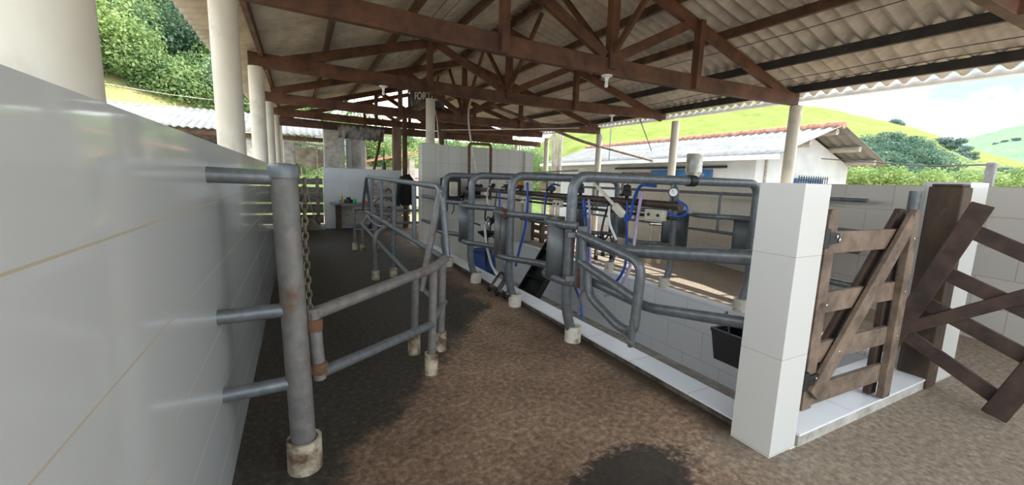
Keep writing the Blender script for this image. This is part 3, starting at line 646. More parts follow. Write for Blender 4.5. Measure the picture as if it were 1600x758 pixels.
# ------------------------------------------------------------------ wooden gates
G = M['gate']; GD = M['gate_dark']
t = thing('wooden_gate', 'brown wooden slatted gate hinged on the near white pillar, half closing the pit entrance', 'gate', (2.62, 1.27, .1))
def stile(x, y0, y1, zb, zt, wd, m=G):
    b = MB(); prof = [(x-wd/2, zb), (x+wd/2, zb), (x+wd/2, zt-.035), (x+wd*.25, zt), (x-wd*.25, zt), (x-wd/2, zt-.035)]
    return b.slab([(px, y0, pz) for px, pz in prof], (0, y1-y0, 0))
ty = lambda x: 1.16 - .04*(x-2.6)
stile(2.655, 1.220, 1.260, .20, 1.40, .10).build('hinge_stile', G, t, smooth=False, bevel=.004)
stile(2.585, 1.270, 1.288, .20, 1.42, .05).build('back_stile', G, t, smooth=False, bevel=.004)
stile(3.56, 1.170, 1.210, .10, 1.40, .10).build('front_stile', G, t, smooth=False, bevel=.004)
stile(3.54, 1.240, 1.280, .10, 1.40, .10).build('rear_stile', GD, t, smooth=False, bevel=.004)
for z in (1.21, .855, .545, .275):
    MB().beam((2.64, 1.243, z), (3.54, 1.222, z), .028, .125).build('rail', G, t, smooth=False, bevel=.003)
MB().beam((2.66, 1.203, .30), (3.52, 1.183, 1.34), .028, .11).build('front_brace', G, t, smooth=False, bevel=.003)
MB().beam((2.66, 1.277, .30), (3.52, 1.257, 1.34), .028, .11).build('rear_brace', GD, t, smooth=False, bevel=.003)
for z in (1.24, .40):
    h = MB(); h.box(2.546, 2.60, 1.200, 1.285, z-.055, z+.055); h.box(2.59, 2.70, 1.200, 1.217, z-.03, z+.03); h.build('hinge', M['black'], t, smooth=False, bevel=.003)
b = MB()
for x, z in ((2.66, 1.25), (2.69, 1.23), (2.655, .855), (2.66, .41), (2.69, .39), (3.56, 1.21), (3.56, .855), (3.56, .545), (3.05, .75), (2.86, .545)): b.lathe((x, 1.170 if x > 3.5 else 1.189 if 2.8 < x < 3.5 else 1.197, z), [(.010, -.008), (.010, .004), (.006, .006)], 10, (0, -1, 0))
b.build('bolt_heads', M['chrome'], t)['kind'] = 'stuff'

P0 = (4.1, 1.15, 1.); A = -80
t = thing('wooden_gate', 'dark wooden slatted gate sagging open toward the right, before the dark post', 'gate', (4.1, 1.1, 0))
gv = lambda px, py: onv(px, py, P0, A)
nrm = V((math.sin(math.radians(A)), -math.cos(math.radians(A)), 0)); off = -nrm if nrm.dot(CAM-V(P0)) < 0 else nrm
a, c = gv(1530, 330), gv(1398, 525); u = (c-a).normalized(); e = gv(1550, 650); 
vdir = V(nrm).cross(u); vdir = vdir if vdir.y < 0 else -vdir; vdir.normalize()
L = .92; q0 = a-u*.05
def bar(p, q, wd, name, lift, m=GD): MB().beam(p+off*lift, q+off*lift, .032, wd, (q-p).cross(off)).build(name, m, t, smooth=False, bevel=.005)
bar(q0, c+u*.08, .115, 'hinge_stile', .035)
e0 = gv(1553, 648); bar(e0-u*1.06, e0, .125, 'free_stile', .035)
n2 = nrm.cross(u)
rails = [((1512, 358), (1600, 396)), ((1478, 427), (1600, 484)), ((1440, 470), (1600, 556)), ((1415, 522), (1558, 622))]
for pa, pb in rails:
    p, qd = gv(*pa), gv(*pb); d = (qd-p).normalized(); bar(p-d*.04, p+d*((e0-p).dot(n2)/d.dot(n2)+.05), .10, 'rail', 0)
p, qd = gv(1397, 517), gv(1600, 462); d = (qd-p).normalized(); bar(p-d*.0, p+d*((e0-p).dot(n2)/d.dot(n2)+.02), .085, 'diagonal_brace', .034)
# ------------------------------------------------------------------ milking line over the pit
X = 3.45
t = thing('milk_line', 'dark brown milk pipe running along above the pit under the arches', 'milk line', (X, 3, 1.3))
MB().tube([(X, 3.0, 1.30), (X, 8.9, 1.30)], .042, 16).build('main_pipe', M['pipe_brown'], t)
MB().lathe((X, 3.0, 1.30), [(.05, -.05), (.05, .03)], 18, (0, 1, 0)).build('end_cap', M['pipe_brown'], t)
t = thing('vacuum_line', 'thin black pipe running along below the brown milk pipe', 'vacuum line', (X-.02, 3, 1.17))
MB().tube([(X-.02, 2.95, 1.17), (X-.02, 8.9, 1.17)], .018, 10).build('thin_pipe', M['blackpl'], t)
for y in AY: MB().tube([(X, y, 1.53), (X, y, 1.15)], .016, 8).build('hanger', M['steel_rust'], t)
# gauge
t = thing('pressure_gauge', 'round vacuum gauge standing on the near end of the brown milk pipe', 'gauge', (X, 3.06, 1.34))
MB().tube([(X, 3.06, 1.33), (X, 3.06, 1.39)], .012, 8).build('stem', M['black'], t)
gd = V((-.72, -.66, .05)).normalized()
gc = MB().lathe(V((X, 3.06, 1.435)), [(.05, -.02), (.05, .018), (.044, .02)], 24, gd).build('gauge_case', M['black'], t)
MB().lathe(V((X, 3.06, 1.435))+gd*.02, [(.041, 0), (.041, .002)], 24, gd).build('gauge_dial', M['whitepl'], gc)
MB().beam(V((X, 3.06, 1.425))+gd*.024, V((X-.01, 3.07, 1.462))+gd*.024, .004, .002, gd).build('needle', M['black'], gc, smooth=False)
# pulsator boxes (switch sockets) hung from the thin pipe
def pbox(y, z, w_, h_, label, knobs=2, x=X-.06):
    t = thing('control_box', label, 'control box', (x, y, z), 'pale boxes on the milk line')
    bb = MB().box(x-.03, x+.03, y-w_/2, y+w_/2, z-h_/2, z+h_/2).build('box_body', M['beigepl'], t, smooth=False, bevel=.006)
    for k in range(knobs): MB().lathe((x-.03, y-w_/4+k*w_/2, z), [(.016, 0), (.016, .012), (.01, .014)], 12, (-1, 0, 0)).build('knob', M['black'], bb)
pbox(3.22, 1.19, .26, .11, 'white control box with dials hung below the near end of the milk pipe')
pbox(5.1, 1.19, .2, .1, 'white control box on the milk line behind the nearest arch leg', 2)
pbox(6.1, 1.19, .2, .11, 'white control box on the milk line near the second bent sheet', 2)
pbox(6.62, 1.19, .18, .1, 'white control box on the milk line next to the tall tiled wall', 1)
# milk meters / pulsators on top of the pipe
def puls(y, label, body='blackpl', top='beigepl', r=.055):
    t = thing('pulsator', label, 'pulsator', (X, y, 1.33), 'pulsators along the milk pipe')
    pb_ = MB().lathe((X-.02, y, 1.335), [(.02, 0), (.025, .03), (r, .035), (r, .09), (r*.8, .10)], 18).build('pulsator_body', M[body], t)
    MB().lathe((X-.02, y, 1.435), [(r*.75, 0), (r*.8, .05), (r*.4, .065)], 16).build('pulsator_cap', M[top], pb_)
    MB().tube([(X-.075, y, 1.38), (X-.12, y, 1.38)], .014, 8).build('nozzle', M['black'], pb_)
puls(3.72, 'black pulsator on the milk pipe, nearest the gauge', 'black', 'black')
puls(4.62, 'black pulsator on the milk pipe seen through the nearest arch', 'black', 'darkpl', .05)
puls(5.35, 'pulsator with pale cap on the milk pipe between the nearest two arches', 'black', 'beigepl', .065)
puls(6.35, 'pulsator with amber cap on the milk pipe beyond the second arch', 'black', 'amber', .06)
puls(6.9, 'pulsator with pale cap on the milk pipe at the far arches', 'black', 'beigepl', .055)
puls(7.5, 'pulsator on the milk pipe just before the tall tiled wall', 'black', 'whitepl', .055)
# amber and pale receiver jars
def jar(y, label, mat, x=X+.09, z=1.36, r=.07, h=.2):
    t = thing('receiver_jar', label, 'jar', (x, y, z), 'jars along the milk pipe')
    jb = MB().lathe((x, y, z), [(r*.5, 0), (r, .03), (r, h-.04), (r*.6, h)], 20).build('jar_body', M[mat], t)
    MB().lathe((x, y, z+h), [(r*.62, 0), (r*.62, .03)], 18).build('jar_lid', M['black'], jb)
jar(5.75, 'tan receiver jar behind the milk pipe in front of the white far wall', 'cup_y', h=.17)
jar(6.55, 'amber receiver jar behind the milk pipe before the tall tiled wall', 'amber', h=.15)
t = thing('wall_heater', 'dark boxed machine on the tall tiled wall behind the far arch', 'machine', (2.95, 8.95, 1.0))
MB().box(2.85, 3.25, 8.80, 9.07, 1.02, 1.52).build('machine_body', M['black'], t, smooth=False, bevel=.02)
MB().box(2.97, 3.14, 8.70, 8.82, 1.12, 1.44).build('side_tank', M['beigepl'], t, smooth=False, bevel=.02)
for x in (2.95, 3.1): MB().tube([(x, 8.85, 1.04), (x, 8.85, .8), (x-.05, 8.85, .72)], .012, 8).build('outlet', M['black'], t)
t = thing('motor', 'dark round vacuum motor on the shelf of the tall tiled wall', 'motor', (3.6, 8.8, 1.1))
MB().lathe((3.45, 8.85, 1.28), [(.05, 0), (.12, .02), (.13, .3), (.1, .34)], 22, (1, 0, 0)).build('motor_case', M['blackpl'], t)
MB().box(3.3, 3.95, 8.75, 9.07, 1.08, 1.13).build('shelf', M['black'], t, smooth=False)
MB().lathe((3.75, 8.7, 1.13), [(.06, 0), (.07, .1), (.05, .2), (.02, .22)], 16).build('filter_bowl', M['whitepl'], t)

# long pale arm with plastic socket hanging over the near arch
t = thing('extension_lead', 'pale grey cord with plugs draped over the nearest arch top', 'extension lead', tuple(onx(910, 268, 2.6)))
a, k2, e = onx(815, 272, 2.95), onx(910, 266, 2.6), onx(968, 330, 2.6)
MB().tube([a, a.lerp(k2, .5)+V((0, 0, .005)), k2], .010, 8).build('upper_arm', M['can'], t)
MB().tube([k2, e], .016, 10).build('lower_arm', M['beigepl'], t)
MB().ball(k2, .045, 8, (1, 1, .7)).build('junction', M['beigepl'], t)
d = (e-k2).normalized(); MB().beam(e-d*.09, e+d*.06, .07, .05, (1, 0, 0)).build('socket_block', M['beigepl'], t, smooth=False, bevel=.012)
tag(MB().tube([onx(952, 322, 2.62), onx(951, 338, 2.62), onx(953, 352, 2.62), onx(963, 375, 2.62)], .012, 8, .05).build('cord', M['whitepl']), 'white curved cord hanging below the plug block of the extension lead', 'cord')

# hoses
def hose(pts, r, m, label, bend=.12):
    tag(MB().tube(pts, r, 10, bend, 8).build('hose', M[m]), label, 'hose', 'milking hoses')
h = lambda px, py, y=None, x=X-.08: onx(px, py, x)
hose([h(1025, 291), h(1000, 288), h(990, 310), h(985, 340), h(978, 347), h(975, 335)], .017, 'blue', 'blue hose looping off the milk pipe left of the gauge')
hose([h(1058, 313), h(1074, 322), h(1074, 335), h(1058, 340), h(1044, 332)], .012, 'blue', 'blue hose forming a ring right of the gauge')
hose([h(980, 315), h(980, 360), h(977, 420, x=3.0), h(960, 445, x=3.0), h(938, 452, x=3.0)], .014, 'blue', 'long blue hose hanging from the black pulsator nearest the gauge')
hose([h(1003, 300), h(996, 340), h(990, 385), h(984, 420, x=3.0), h(968, 455, x=3.0), h(945, 462, x=3.0)], .018, 'lilac', 'long lilac hose hanging into the pit below the gauge')
hose([h(912, 312), h(915, 340), onx(918, 371, 2.7), onx(914, 400, 2.6), onx(919, 430, 2.6)], .026, 'blue', 'thick blue hose behind the hinge of the D shaped gate')
hose([h(920, 312), h(922, 340), onx(921, 371, 2.75), onx(922, 400, 2.65), onx(921, 432, 2.65)], .016, 'lilac', 'lilac hose behind the hinge of the D shaped gate')
hose([onx(891, 436, 2.45), onx(900, 452, 2.45), onx(906, 468, 2.45), onx(910, 497, 2.45)], .012, 'blue', 'blue hose trailing down over the kerb below the D shaped gate')
hose([h(824, 285), h(825, 320), h(820, 360), h(812, 390, x=3.2), h(806, 415, x=2.9)], .022, 'blue', 'blue hose hanging from the pale capped pulsator into the pit')
hose([h(875, 290), h(862, 287), h(853, 300), h(851, 335)], .013, 'blue', 'dark blue hose arching over the milk pipe above the wooden crate')
hose([h(780, 295), h(781, 330), h(783, 370), h(788, 400, x=2.7), h(790, 440, x=2.6)], .018, 'blue', 'blue hose hanging beside the second bent sheet')
hose([h(794, 305), h(793, 335)], .014, 'blue', 'short blue hose under the white control box by the second arch')
hose([h(784, 318), h(785, 360), onx(786, 395, 2.5), onx(793, 432, 2.5), onx(800, 410, 2.5)], .014, 'lilac', 'lilac hose looped at the foot of the second arch leg')
hose([onx(757, 352, 2.9), onx(760, 385, 2.75), onx(768, 415, 2.6), onx(776, 428, 2.5)], .02, 'whitepl', 'white hose sloping down to the kerb in front of the blue barrel')
hose([h(772, 282), h(765, 290), h(760, 305), h(763, 320)], .014, 'whitepl', 'pale hose curling beside the amber jar')
hose([h(892, 308), h(890, 330), h(889, 350)], .014, 'lilac', 'short lilac hose just left of the nearest arch leg')
tag(MB().tube([onx(800, 328, 2.2), onx(797, 360, 2.2), onx(794, 410, 2.2)], .008, 8, .1).build('cord', M['rust']), 'reddish cord tied to the second bent sheet', 'cord')

# milking units
def cluster(c, label, hang=True):
    t = thing('milking_cluster', label, 'milking cluster', c, 'milking clusters'); c = V(c)
    MB().lathe(c, [(.02, -.05), (.055, -.02), (.06, .02), (.03, .05)], 18).build('claw', M['black' if hang else 'yellow'], t)
    for k in range(4):
        a = math.pi/2*k+.6; d = V((math.cos(a), math.sin(a), 0))
        if hang:
            if k == 0: MB().tube([c+V((0, 0, .04)), c+V((.03, 0, .25)), V((X, c.y+.05, 1.27))], .013, 8, .1).build('milk_tube', M['black'], t)
            MB().tube([c+d*.05, c+d*.11+V((0, 0, .09)), c+d*.15-V((0, 0, .02))], .011, 8, .06).build('short_tube', M['black'], t)
            tcup = MB().lathe(c+d*.15-V((0, 0, .19)), [(.016, 0), (.022, .02), (.022, .14), (.014, .17)], 14).build('teat_cup', M['chrome'], t)
            MB().lathe(c+d*.15-V((0, 0, .225)), [(.024, 0), (.024, .05)], 14).build('liner_mouth', M['black'], tcup)
        else:
            f = V((2.36-.05*(k % 2), 4.62+.13*k, .05)); e = f+V((.10, .05, .11)); f = f-V((.03, .02, .0))
            MB().tube([c, c.lerp(e, .5)+V((-.02, 0, .12)), e], .016, 8, .1).build('short_tube', M['black'], t)
            tcup = MB().tube([e, f], .022, 12).build('teat_cup', M['chrome'], t); MB().tube([f, f.lerp(e, -.25)], .026, 12).build('liner_mouth', M['black'], tcup)
    return t
cluster((2.54, 4.98, .13), 'milking cluster with black tubes dropped over the kerb beside the second collar', False)
cluster(tuple(onx(770, 345, X-.1)), 'black milking cluster hanging above the round black basin')
cluster(tuple(onx(938, 375, 3.3)), 'milking cluster with steel cups hanging behind the D shaped gate')
for k, (q, l) in enumerate((([h(760, 320), h(757, 345), h(768, 352), h(774, 340)], 'black tube looped left of the hanging cluster over the basin'), ([h(778, 335), h(768, 340), h(765, 362), h(772, 372)], 'black tube bowed above the rim of the basin'), ([h(776, 338), h(785, 345), h(783, 372)], 'black tube hanging right of the basin'), ([h(725, 300), h(722, 325), h(732, 345), h(750, 352)], 'black tube drooping below the boxed machine'))):
    hose(q, .016, 'black', l)
tag(MB().lathe(tuple(onz(785, 456, .005)), [(.03, 0), (.06, .004), (.062, .012), (.02, .01)], 18).build('lid', M['beigepl']), 'small pale lid lying on the floor by the milking cluster', 'lid')
t = thing('basin', 'round black basin held on a stand in the pit before the tall tiled wall', 'basin', tuple(onx(761, 362, 3.0)))
c = onx(761, 362, 3.0)
MB().lathe(c, [(.07, -.1), (.15, -.03), (.17, .0), (.18, .0), (.16, -.035), (.02, -.08)], 28).build('bowl', M['black'], t)
MB().tube([c-V((0, 0, .1)), V((c.x, c.y, PZ))], .025, 10).build('stand_pipe', M['black'], t)
MB().lathe(V((c.x, c.y, PZ)), [(.14, 0), (.14, .02), (.03, .04)], 20).build('stand_foot', M['black'], t)
# barrel
t = thing('barrel', 'blue plastic barrel standing in the pit before the tall tiled wall', 'barrel', (3.02, 7.0, PZ))
MB().lathe((3.02, 7.0, PZ), [(.2, 0), (.24, .04), (.25, .3), (.265, .34), (.265, .4), (.25, .44), (.25, .8), (.265, .84), (.265, .9), (.24, 1.1), (.2, 1.2)], 30).build('barrel_body', M['bluebar'], t)
MB().lathe((3.02, 7.0, PZ+1.2), [(.215, -.02), (.215, .02), (.16, .02), (.155, .005)], 30).build('barrel_lid', M['bluebar'], t)
tag(MB().grid(lambda u, v: V((3.35+.12*u, 6.6+.03*math.sin(7*u+3*v), .30-.13*v+.012*math.sin(9*u))), 10, 8).build('rag', M['green'], solid=.006), 'dark green rag hanging in the pit right of the blue barrel', 'rag')
# steel stair
t = thing('pit_stair', 'dark steel stair leaning up out of the pit to the right platform', 'stair', (4.3, 6.2, PZ))
for dy in (0, .62): MB().beam((3.35, 6.0+dy, PZ+.02), (4.72, 6.6+dy, .42), .03, .16).build('stringer', M['black'], t, smooth=False)
MB().slab([(3.40, 6.06, PZ+.03), (3.40, 6.62, PZ+.03), (4.70, 7.19, .40), (4.70, 6.63, .40)], (0, 0, -.015)).build('back_sheet', M['black'], t, smooth=False)
for k in range(5):
    u = .14+.17*k; x = lerp(3.35, 4.72, u); y = lerp(6.0, 6.6, u); z = lerp(PZ, .42, u); MB().box(x-.1, x+.1, y+.02, y+.60, z, z+.025).build('tread', M['black'], t, smooth=False)
MB().tube([(4.72, 6.62, .40), (4.74, 6.62, 1.0)], .02, 8).build('handrail_post', M['black'], t)
# bucket under the side rails
t = thing('bucket', 'black rectangular bucket hooked under the lower rail beside the near pillar', 'bucket', (2.52, 1.62, .35))
b = MB(); tx0, tx1, ty0, ty1, bx, by = 2.44, 2.66, 1.50, 1.74, .02, .025
top = [(tx0, ty0), (tx1, ty0), (tx1, ty1), (tx0, ty1)]; bot = [(tx0+bx, ty0+by), (tx1-bx, ty0+by), (tx1-bx, ty1-by), (tx0+bx, ty1-by)]
b.add([(x, y, .36) for x, y in bot]+[(x, y, .56) for x, y in top], [(3, 2, 1, 0), (0, 1, 5, 4), (1, 2, 6, 5), (2, 3, 7, 6), (3, 0, 4, 7)])
b.build('bucket_body', M['blackpl'], t, smooth=False, solid=.008)
b = MB(); zz = .56
for (x0, y0_), (x1, y1_) in zip(top, top[1:]+top[:1]): b.beam((x0, y0_, zz), (x1, y1_, zz), .022, .02)
b.build('rim', M['blackpl'], t, smooth=False)
MB().tube([(2.45, 1.62, .56), (2.40, 1.62, .72), (2.36, 1.62, .70)], .006, 6).build('hook', M['steel'], t)

# milk can standing upside down on the right wall
p = ony(1081, 281, 6.3); cx, cy = rwx(6.3)+.08, 6.3
t = thing('milk_can', 'dull metal milk can standing upside down on the beige right wall', 'milk can', (cx, cy, 1.60))
MB().lathe((cx, cy, 1.60), [(.11, 0), (.115, .03), (.105, .05), (.105, .10), (.13, .14)], 28).build('can_neck', M['can'], t)
MB().lathe((cx, cy, 1.60), [(.13, .14), (.168, .20), (.172, .22), (.166, .24), (.166, .56), (.172, .58), (.166, .60), (.15, .605)], 32).build('can_body', M['can'], t)
MB().tube([(cx+.12, cy-.1, 1.75), (cx+.19, cy-.12, 1.78), (cx+.15, cy-.1, 1.70)], .008, 6, .03).build('handle', M['steel_rust'], t)

# ------------------------------------------------------------------ far end of the left lane
t = thing('work_table', 'dark wooden work table against the white back wall', 'table', (1.3, 12.3, 0))
MB().box(.80, 2.0, 12.05, 12.6, .70, .75).build('table_top', M['grey_wood'], t, smooth=False, bevel=.006)
for x in (.98, 1.88):
    for y in (12.14, 12.5): MB().box(x-.06, x+.06, y-.05, y+.05, 0, .70).build('leg', M['post_wood'], t, smooth=False, bevel=.005)
MB().box(1.04, 1.82, 12.36, 12.40, .14, .62).build('back_panel', M['pale_wood'], t, smooth=False)
def cupo(x, y, r, hh, m, name, label, cat, lid=None):
    t = thing(name, label, cat, (x, y, .75)); MB().lathe((x, y, .75), [(r*.85, 0), (r, .01), (r, hh*.7), (r*.9, hh)], 16).build('body', M[m], t)
    if lid: MB().lathe((x, y, .75+hh), [(r*.5, 0), (r*.5, .05), (r*.3, .06)], 12).build('cap', M[lid], t)
cupo(.98, 12.2, .05, .10, 'cyan', 'mug', 'light blue mug on the left end of the work table', 'mug')
cupo(1.06, 12.25, .035, .19, 'yellow', 'bottle', 'yellow bottle on the work table between the blue mug and dark pot', 'bottle', 'yellow')
cupo(1.24, 12.22, .12, .10, 'black', 'pot', 'dark pot on the work table', 'pot', 'black')
cupo(1.38, 12.12, .045, .13, 'green', 'cup', 'green cup beside the dark pot on the work table', 'cup')
cupo(1.72, 12.15, .07, .06, 'red', 'tray', 'red dish at the right end of the work table', 'dish')
t = thing('plank_gate', 'pale plank gate with dark strap marks right of the work table', 'gate', (2.4, 12.5, 0))
for k in range(5):
    MB().box(1.86, 2.98, 12.46, 12.49, .14+k*.25, .14+k*.25+.22).build('plank', M['pale_wood'], t, smooth=False, bevel=.004)
for x in (1.92, 2.9): MB().box(x-.05, x+.05, 12.49, 12.55, .05, 1.40).build('stile', M['grey_wood'], t, smooth=False)
for k in range(4):
    z = .25+k*.27; MB().beam((2.36, 12.45, z+.12), (2.46, 12.45, z-.02), .02, .012, (0, 1, 0)).build('strap', M['black'], t, smooth=False); MB().beam((2.36, 12.45, z+.12), (2.28, 12.45, z+.0), .02, .012, (0, 1, 0)).build('strap', M['black'], t, smooth=False)
t = thing('board_gate', 'dark grey board gate left of the white back wall', 'gate', (.2, 13, 0))
for k, z in enumerate((.12, .42, .72, .98, 1.22)): MB().box(-.33, .64, 13.0, 13.03, z, z+(.25 if k < 3 else .17)).build('board', M['grey_wood'], t, smooth=False)
for x in (-.28, .50): MB().box(x-.045, x+.045, 12.95, 13.0, 0, 1.45).build('stile', M['grey_wood'], t, smooth=False)
b = MB().grid(lambda u, v: V((.02+.62*u, 12.35+.5*v, max(.005, .20*math.sin(math.pi*u)*math.sin(math.pi*v)*(1+.5*math.sin(11*u+5*v))+.05*math.sin(17*v+6*u)*math.sin(math.pi*u)*math.sin(math.pi*v)))), 26, 20)
tag(b.build('tarp_bundle', M['tarp']), 'crumpled grey tarp lying on the floor by the dark board gate', 'tarp')
tag(MB().tube([(.12, 12.9, 1.0), (.25, 12.8, .95), (.36, 12.7, .4), (.40, 12.6, .12)], .012, 8, .2).build('hose', M['can']), 'thin dull hose drooping in front of the dark board gate', 'hose')

# right lane clutter
t = thing('wooden_crate', 'brown wooden crate on the right lane floor beyond the pit', 'crate', (5.6, 9.0, 0))
for x in (5.35, 5.9):
    for y in (8.7, 9.2): MB().box(x-.05, x+.05, y-.05, y+.05, 0, .62).build('leg', M['gate'], t, smooth=False)
for z in (.1, .3, .5): MB().box(5.28, 5.97, 8.62, 8.66, z, z+.13).build('slat', M['gate'], t, smooth=False); MB().box(5.27, 5.30, 8.66, 9.24, z, z+.13).build('slat', M['gate'], t, smooth=False)
MB().box(5.28, 5.97, 8.62, 9.28, .62, .65).build('top_board', M['gate'], t, smooth=False)
b = MB()
for k in range(6):
    pts = [V((5.35+(.18+.015*k)*math.cos(a), 8.0+(.18+.015*k)*math.sin(a), .03+.022*k)) for a in [2*math.pi*i/18 for i in range(19)]]; b.tube(pts, .015, 6, caps=False)
tag(b.build('hose_coil', M['blue']), 'coil of blue hose on the right lane floor before the wooden crate', 'hose coil')
# ------------------------------------------------------------------ house on the right
HX, HY, HX2, HY2, HR = 11.0, 7.07, 15.75, 17.0, 13.35
t = thing('white_house', 'white house with sunlit grey roof beyond the beige right wall', 'house', (HX, HY, -.3))
b = MB(); g = [(HX, -.3), (HX2, -.3), (HX2, 2.30), (HR, 3.10), (HX, 2.30)]
b.slab([(x, HY, z) for x, z in g], (0, .18, 0)); b.slab([(x, HY2, z) for x, z in g], (0, -.18, 0)); b.box(HX, HX+.18, HY+.18, HY2-.18, -.3, 2.3); b.box(HX2-.18, HX2, HY+.18, HY2-.18, -.3, 2.3)
b.build('walls', M['white'], t, smooth=False)
def rz(x): return 3.28 - .335*abs(x-HR) + 0
for s, x1, nm in ((-1, HX-.5, 'roof_slope'), (1, HX2+.45, 'roof_slope')):
    n = 150
    def f(u, v): y = lerp(HY-.85, HY2+.5, u); x = lerp(HR, x1, v); return V((x, y, rz(x)+.022*math.cos(2*math.pi*y/.26)))
    MB().grid(f, n*3, 5).build(nm, M['roof_out'], t, solid=.012)
b = MB()
for k in range(26):
    y = HY-.85+k*.44; b.tube([(HR, y, rz(HR)+.02), (HR, y+.47, rz(HR)+.045)], .10, 10)
b.build('ridge_tiles', M['claytile'], t)
for x in (HR-.1, HR+1.25, HX2-.15, HR-1.3): MB().tube([(x, HY-.75, rz(x)-.13), (x, HY+.3, rz(x)-.13)], .085, 10).build('roof_pole', M['pale_wood'], t)
MB().box(HX-.52, HX-.42, HY-.85, HY2+.5, 2.24, 2.36).build('eave_gutter', M['fascia'], t, smooth=False)
MB().tube([(HX+.42, HY-.03, -.3), (HX+.42, HY-.03, 2.3)], .035, 8).build('drain_pipe', M['pale_wood'], t)
wf = MB().box(12.85, 14.25, HY-.05, HY+.02, .9, 1.84).build('window', M['bluedoor'], t, smooth=False)
MB().box(12.93, 13.5, HY-.06, HY-.04, .98, 1.76).build('pane', M['glass'], wf, smooth=False); MB().box(13.58, 14.15, HY-.06, HY-.04, .98, 1.76).build('pane', M['glass'], wf, smooth=False)
b = MB()
for k in range(13): x = 12.8+k*.125; b.tube([(x, HY-.16, .85), (x, HY-.16, 1.92)], .011, 6)
for z in (1.05, 1.45, 1.86): b.tube([(12.78, HY-.16, z), (14.32, HY-.16, z)], .011, 6)
b.build('window_bars', M['black'], wf)
# sliding door on the left side
MB().box(HX-.07, HX-.02, 8.35, 10.75, -.2, 2.02).build('sliding_door', M['bluedoor'], t, smooth=False, bevel=.01)
MB().box(HX-.08, HX-.02, 7.9, 12.6, 2.06, 2.13).build('door_track', M['black'], t, smooth=False)
b = MB(); b.box(HX-.03, HX+.01, 12.1, 12.25, -.2, 1.95); b.box(HX-.03, HX+.01, 10.7, 12.25, 1.83, 1.95); b.build('door_frame', M['gate'], t, smooth=False)
MB().box(HX-.025, HX-.005, 11.35, 11.95, .85, 1.75).build('window', M['glass'], t, smooth=False)
MB().box(HX-.2, HX-.02, 8.9, 9.3, 2.2, 2.45).build('wall_bracket', M['pale_wood'], t, smooth=False)
# support line with a red tip and antenna mast
tag(MB().tube([onx(1000, 187, 8.0), onx(1018, 236, 10.4)], .012, 6).build('stay_wire', M['wire']), 'thin stay wire dropping from the eave to the house gutter', 'wire')
tag(MB().tube([(10.6, 12.6, 2.3), (10.6, 12.6, 3.9), (10.6, 14.5, 3.95)], .02, 6).build('antenna_mast', M['steel']), 'thin grey antenna mast on the far part of the white house roof', 'mast')

# ------------------------------------------------------------------ sheds and posts beyond the left wall and the far end
t = thing('long_shed', 'long low shed with corrugated roof beyond the left wall', 'shed', (-4, 18, 0))
SY = 17.0
def sf(u, v):
    x = lerp(-9.5, 1.0, u); y = lerp(SY, SY+3.2, v); return V((x, y, 2.88+.98*v+.025*math.cos(2*math.pi*x/.22)))
MB().grid(sf, 400, 3).build('shed_roof', M['roof_out'], t, solid=.012)
MB().box(-9.5, 1.0, SY+.1, SY+.2, 2.68, 2.83).build('eave_beam', M['purlin'], t, smooth=False)
for x in (-8, -5.6, -3.4, -1.4): MB().box(x-.12, x+.12, SY+.15, SY+.4, -.3, 2.7).build('post', M['concrete'], t, smooth=False)
MB().box(-9.5, -2.2, SY+3.0, SY+3.15, -.3, 3.6).build('back_wall', M['grey_wood'], t, smooth=False)
MB().grid(lambda u, v: V((-2.9+2.1*u, SY+1.4+.08*math.sin(9*u), 2.6-1.6*v-.15*math.sin(3*u))), 16, 6).build('tarp_curtain', M['bluetarp'], t)
MB().box(-5.2, -4.4, SY+2.4, SY+3.0, -.3, 2.2).build('stacked_boards', M['pale_wood'], t, smooth=False)
tag(MB().box(-.33, -.02, 14.0, 14.3, -.2, 2.45).build('concrete_pillar', M['concrete'], smooth=False, bevel=.02), 'mottled concrete pillar behind the narrow columns of the left wall', 'pillar')
tag(MB().box(.76, 1.34, 14.0, 14.4, -.2, 3.0).build('concrete_pillar', M['concrete'], smooth=False, bevel=.02), 'broad stained concrete pillar behind the white back wall', 'pillar')
t = thing('doorway_post', 'white and grey window frame post right of the broad concrete pillar', 'post', (1.6, 14.2, 0))
MB().box(1.42, 1.56, 14.2, 14.4, -.2, 2.75).build('white_jamb', M['white'], t, smooth=False); MB().box(1.56, 1.85, 14.25, 14.4, -.2, 2.72).build('grey_panel', M['concrete'], t, smooth=False); MB().box(1.85, 1.97, 14.2, 14.4, -.2, 2.7).build('white_jamb', M['white'], t, smooth=False)
def hs(u, v): x = lerp(1.14, 2.46, u); return V((x, 13.55+.18*v, 2.98-.04*u-.36*v+.02*math.cos(2*math.pi*x/.177)))
tag(MB().grid(hs, 60, 3).build('hanging_sheet', M['dirty_sheet'], solid=.01), 'piece of dirty corrugated sheet hanging below the far beam', 'sheet')
tag(MB().beam((2.42, 13.6, 3.0), (1.74, 13.34, 0.0), .06, .06).build('prop_pole', M['purlin'], smooth=False), 'dark leaning prop under the hanging corrugated sheet', 'pole')
tag(MB().box(2.62, 2.86, 13.0, 13.2, 0, 3.0).build('square_post', M['brown_post'], smooth=False, bevel=.01), 'brown square post at the right end of the white back wall', 'post')
tag(MB().lathe((2.30, 12.79, 1.70), [(.06, 0), (.06, .2), (.02, .23), (.018, .6)], 14).build('bottle_post', M['darkpl']), 'dark bottle with a long yellow stick on top of the white back wall', 'bottle')
t = thing('tarp_awning', 'sagging grey tarp awning hung between the concrete pillars', 'awning', (.3, 15.5, 2.2))
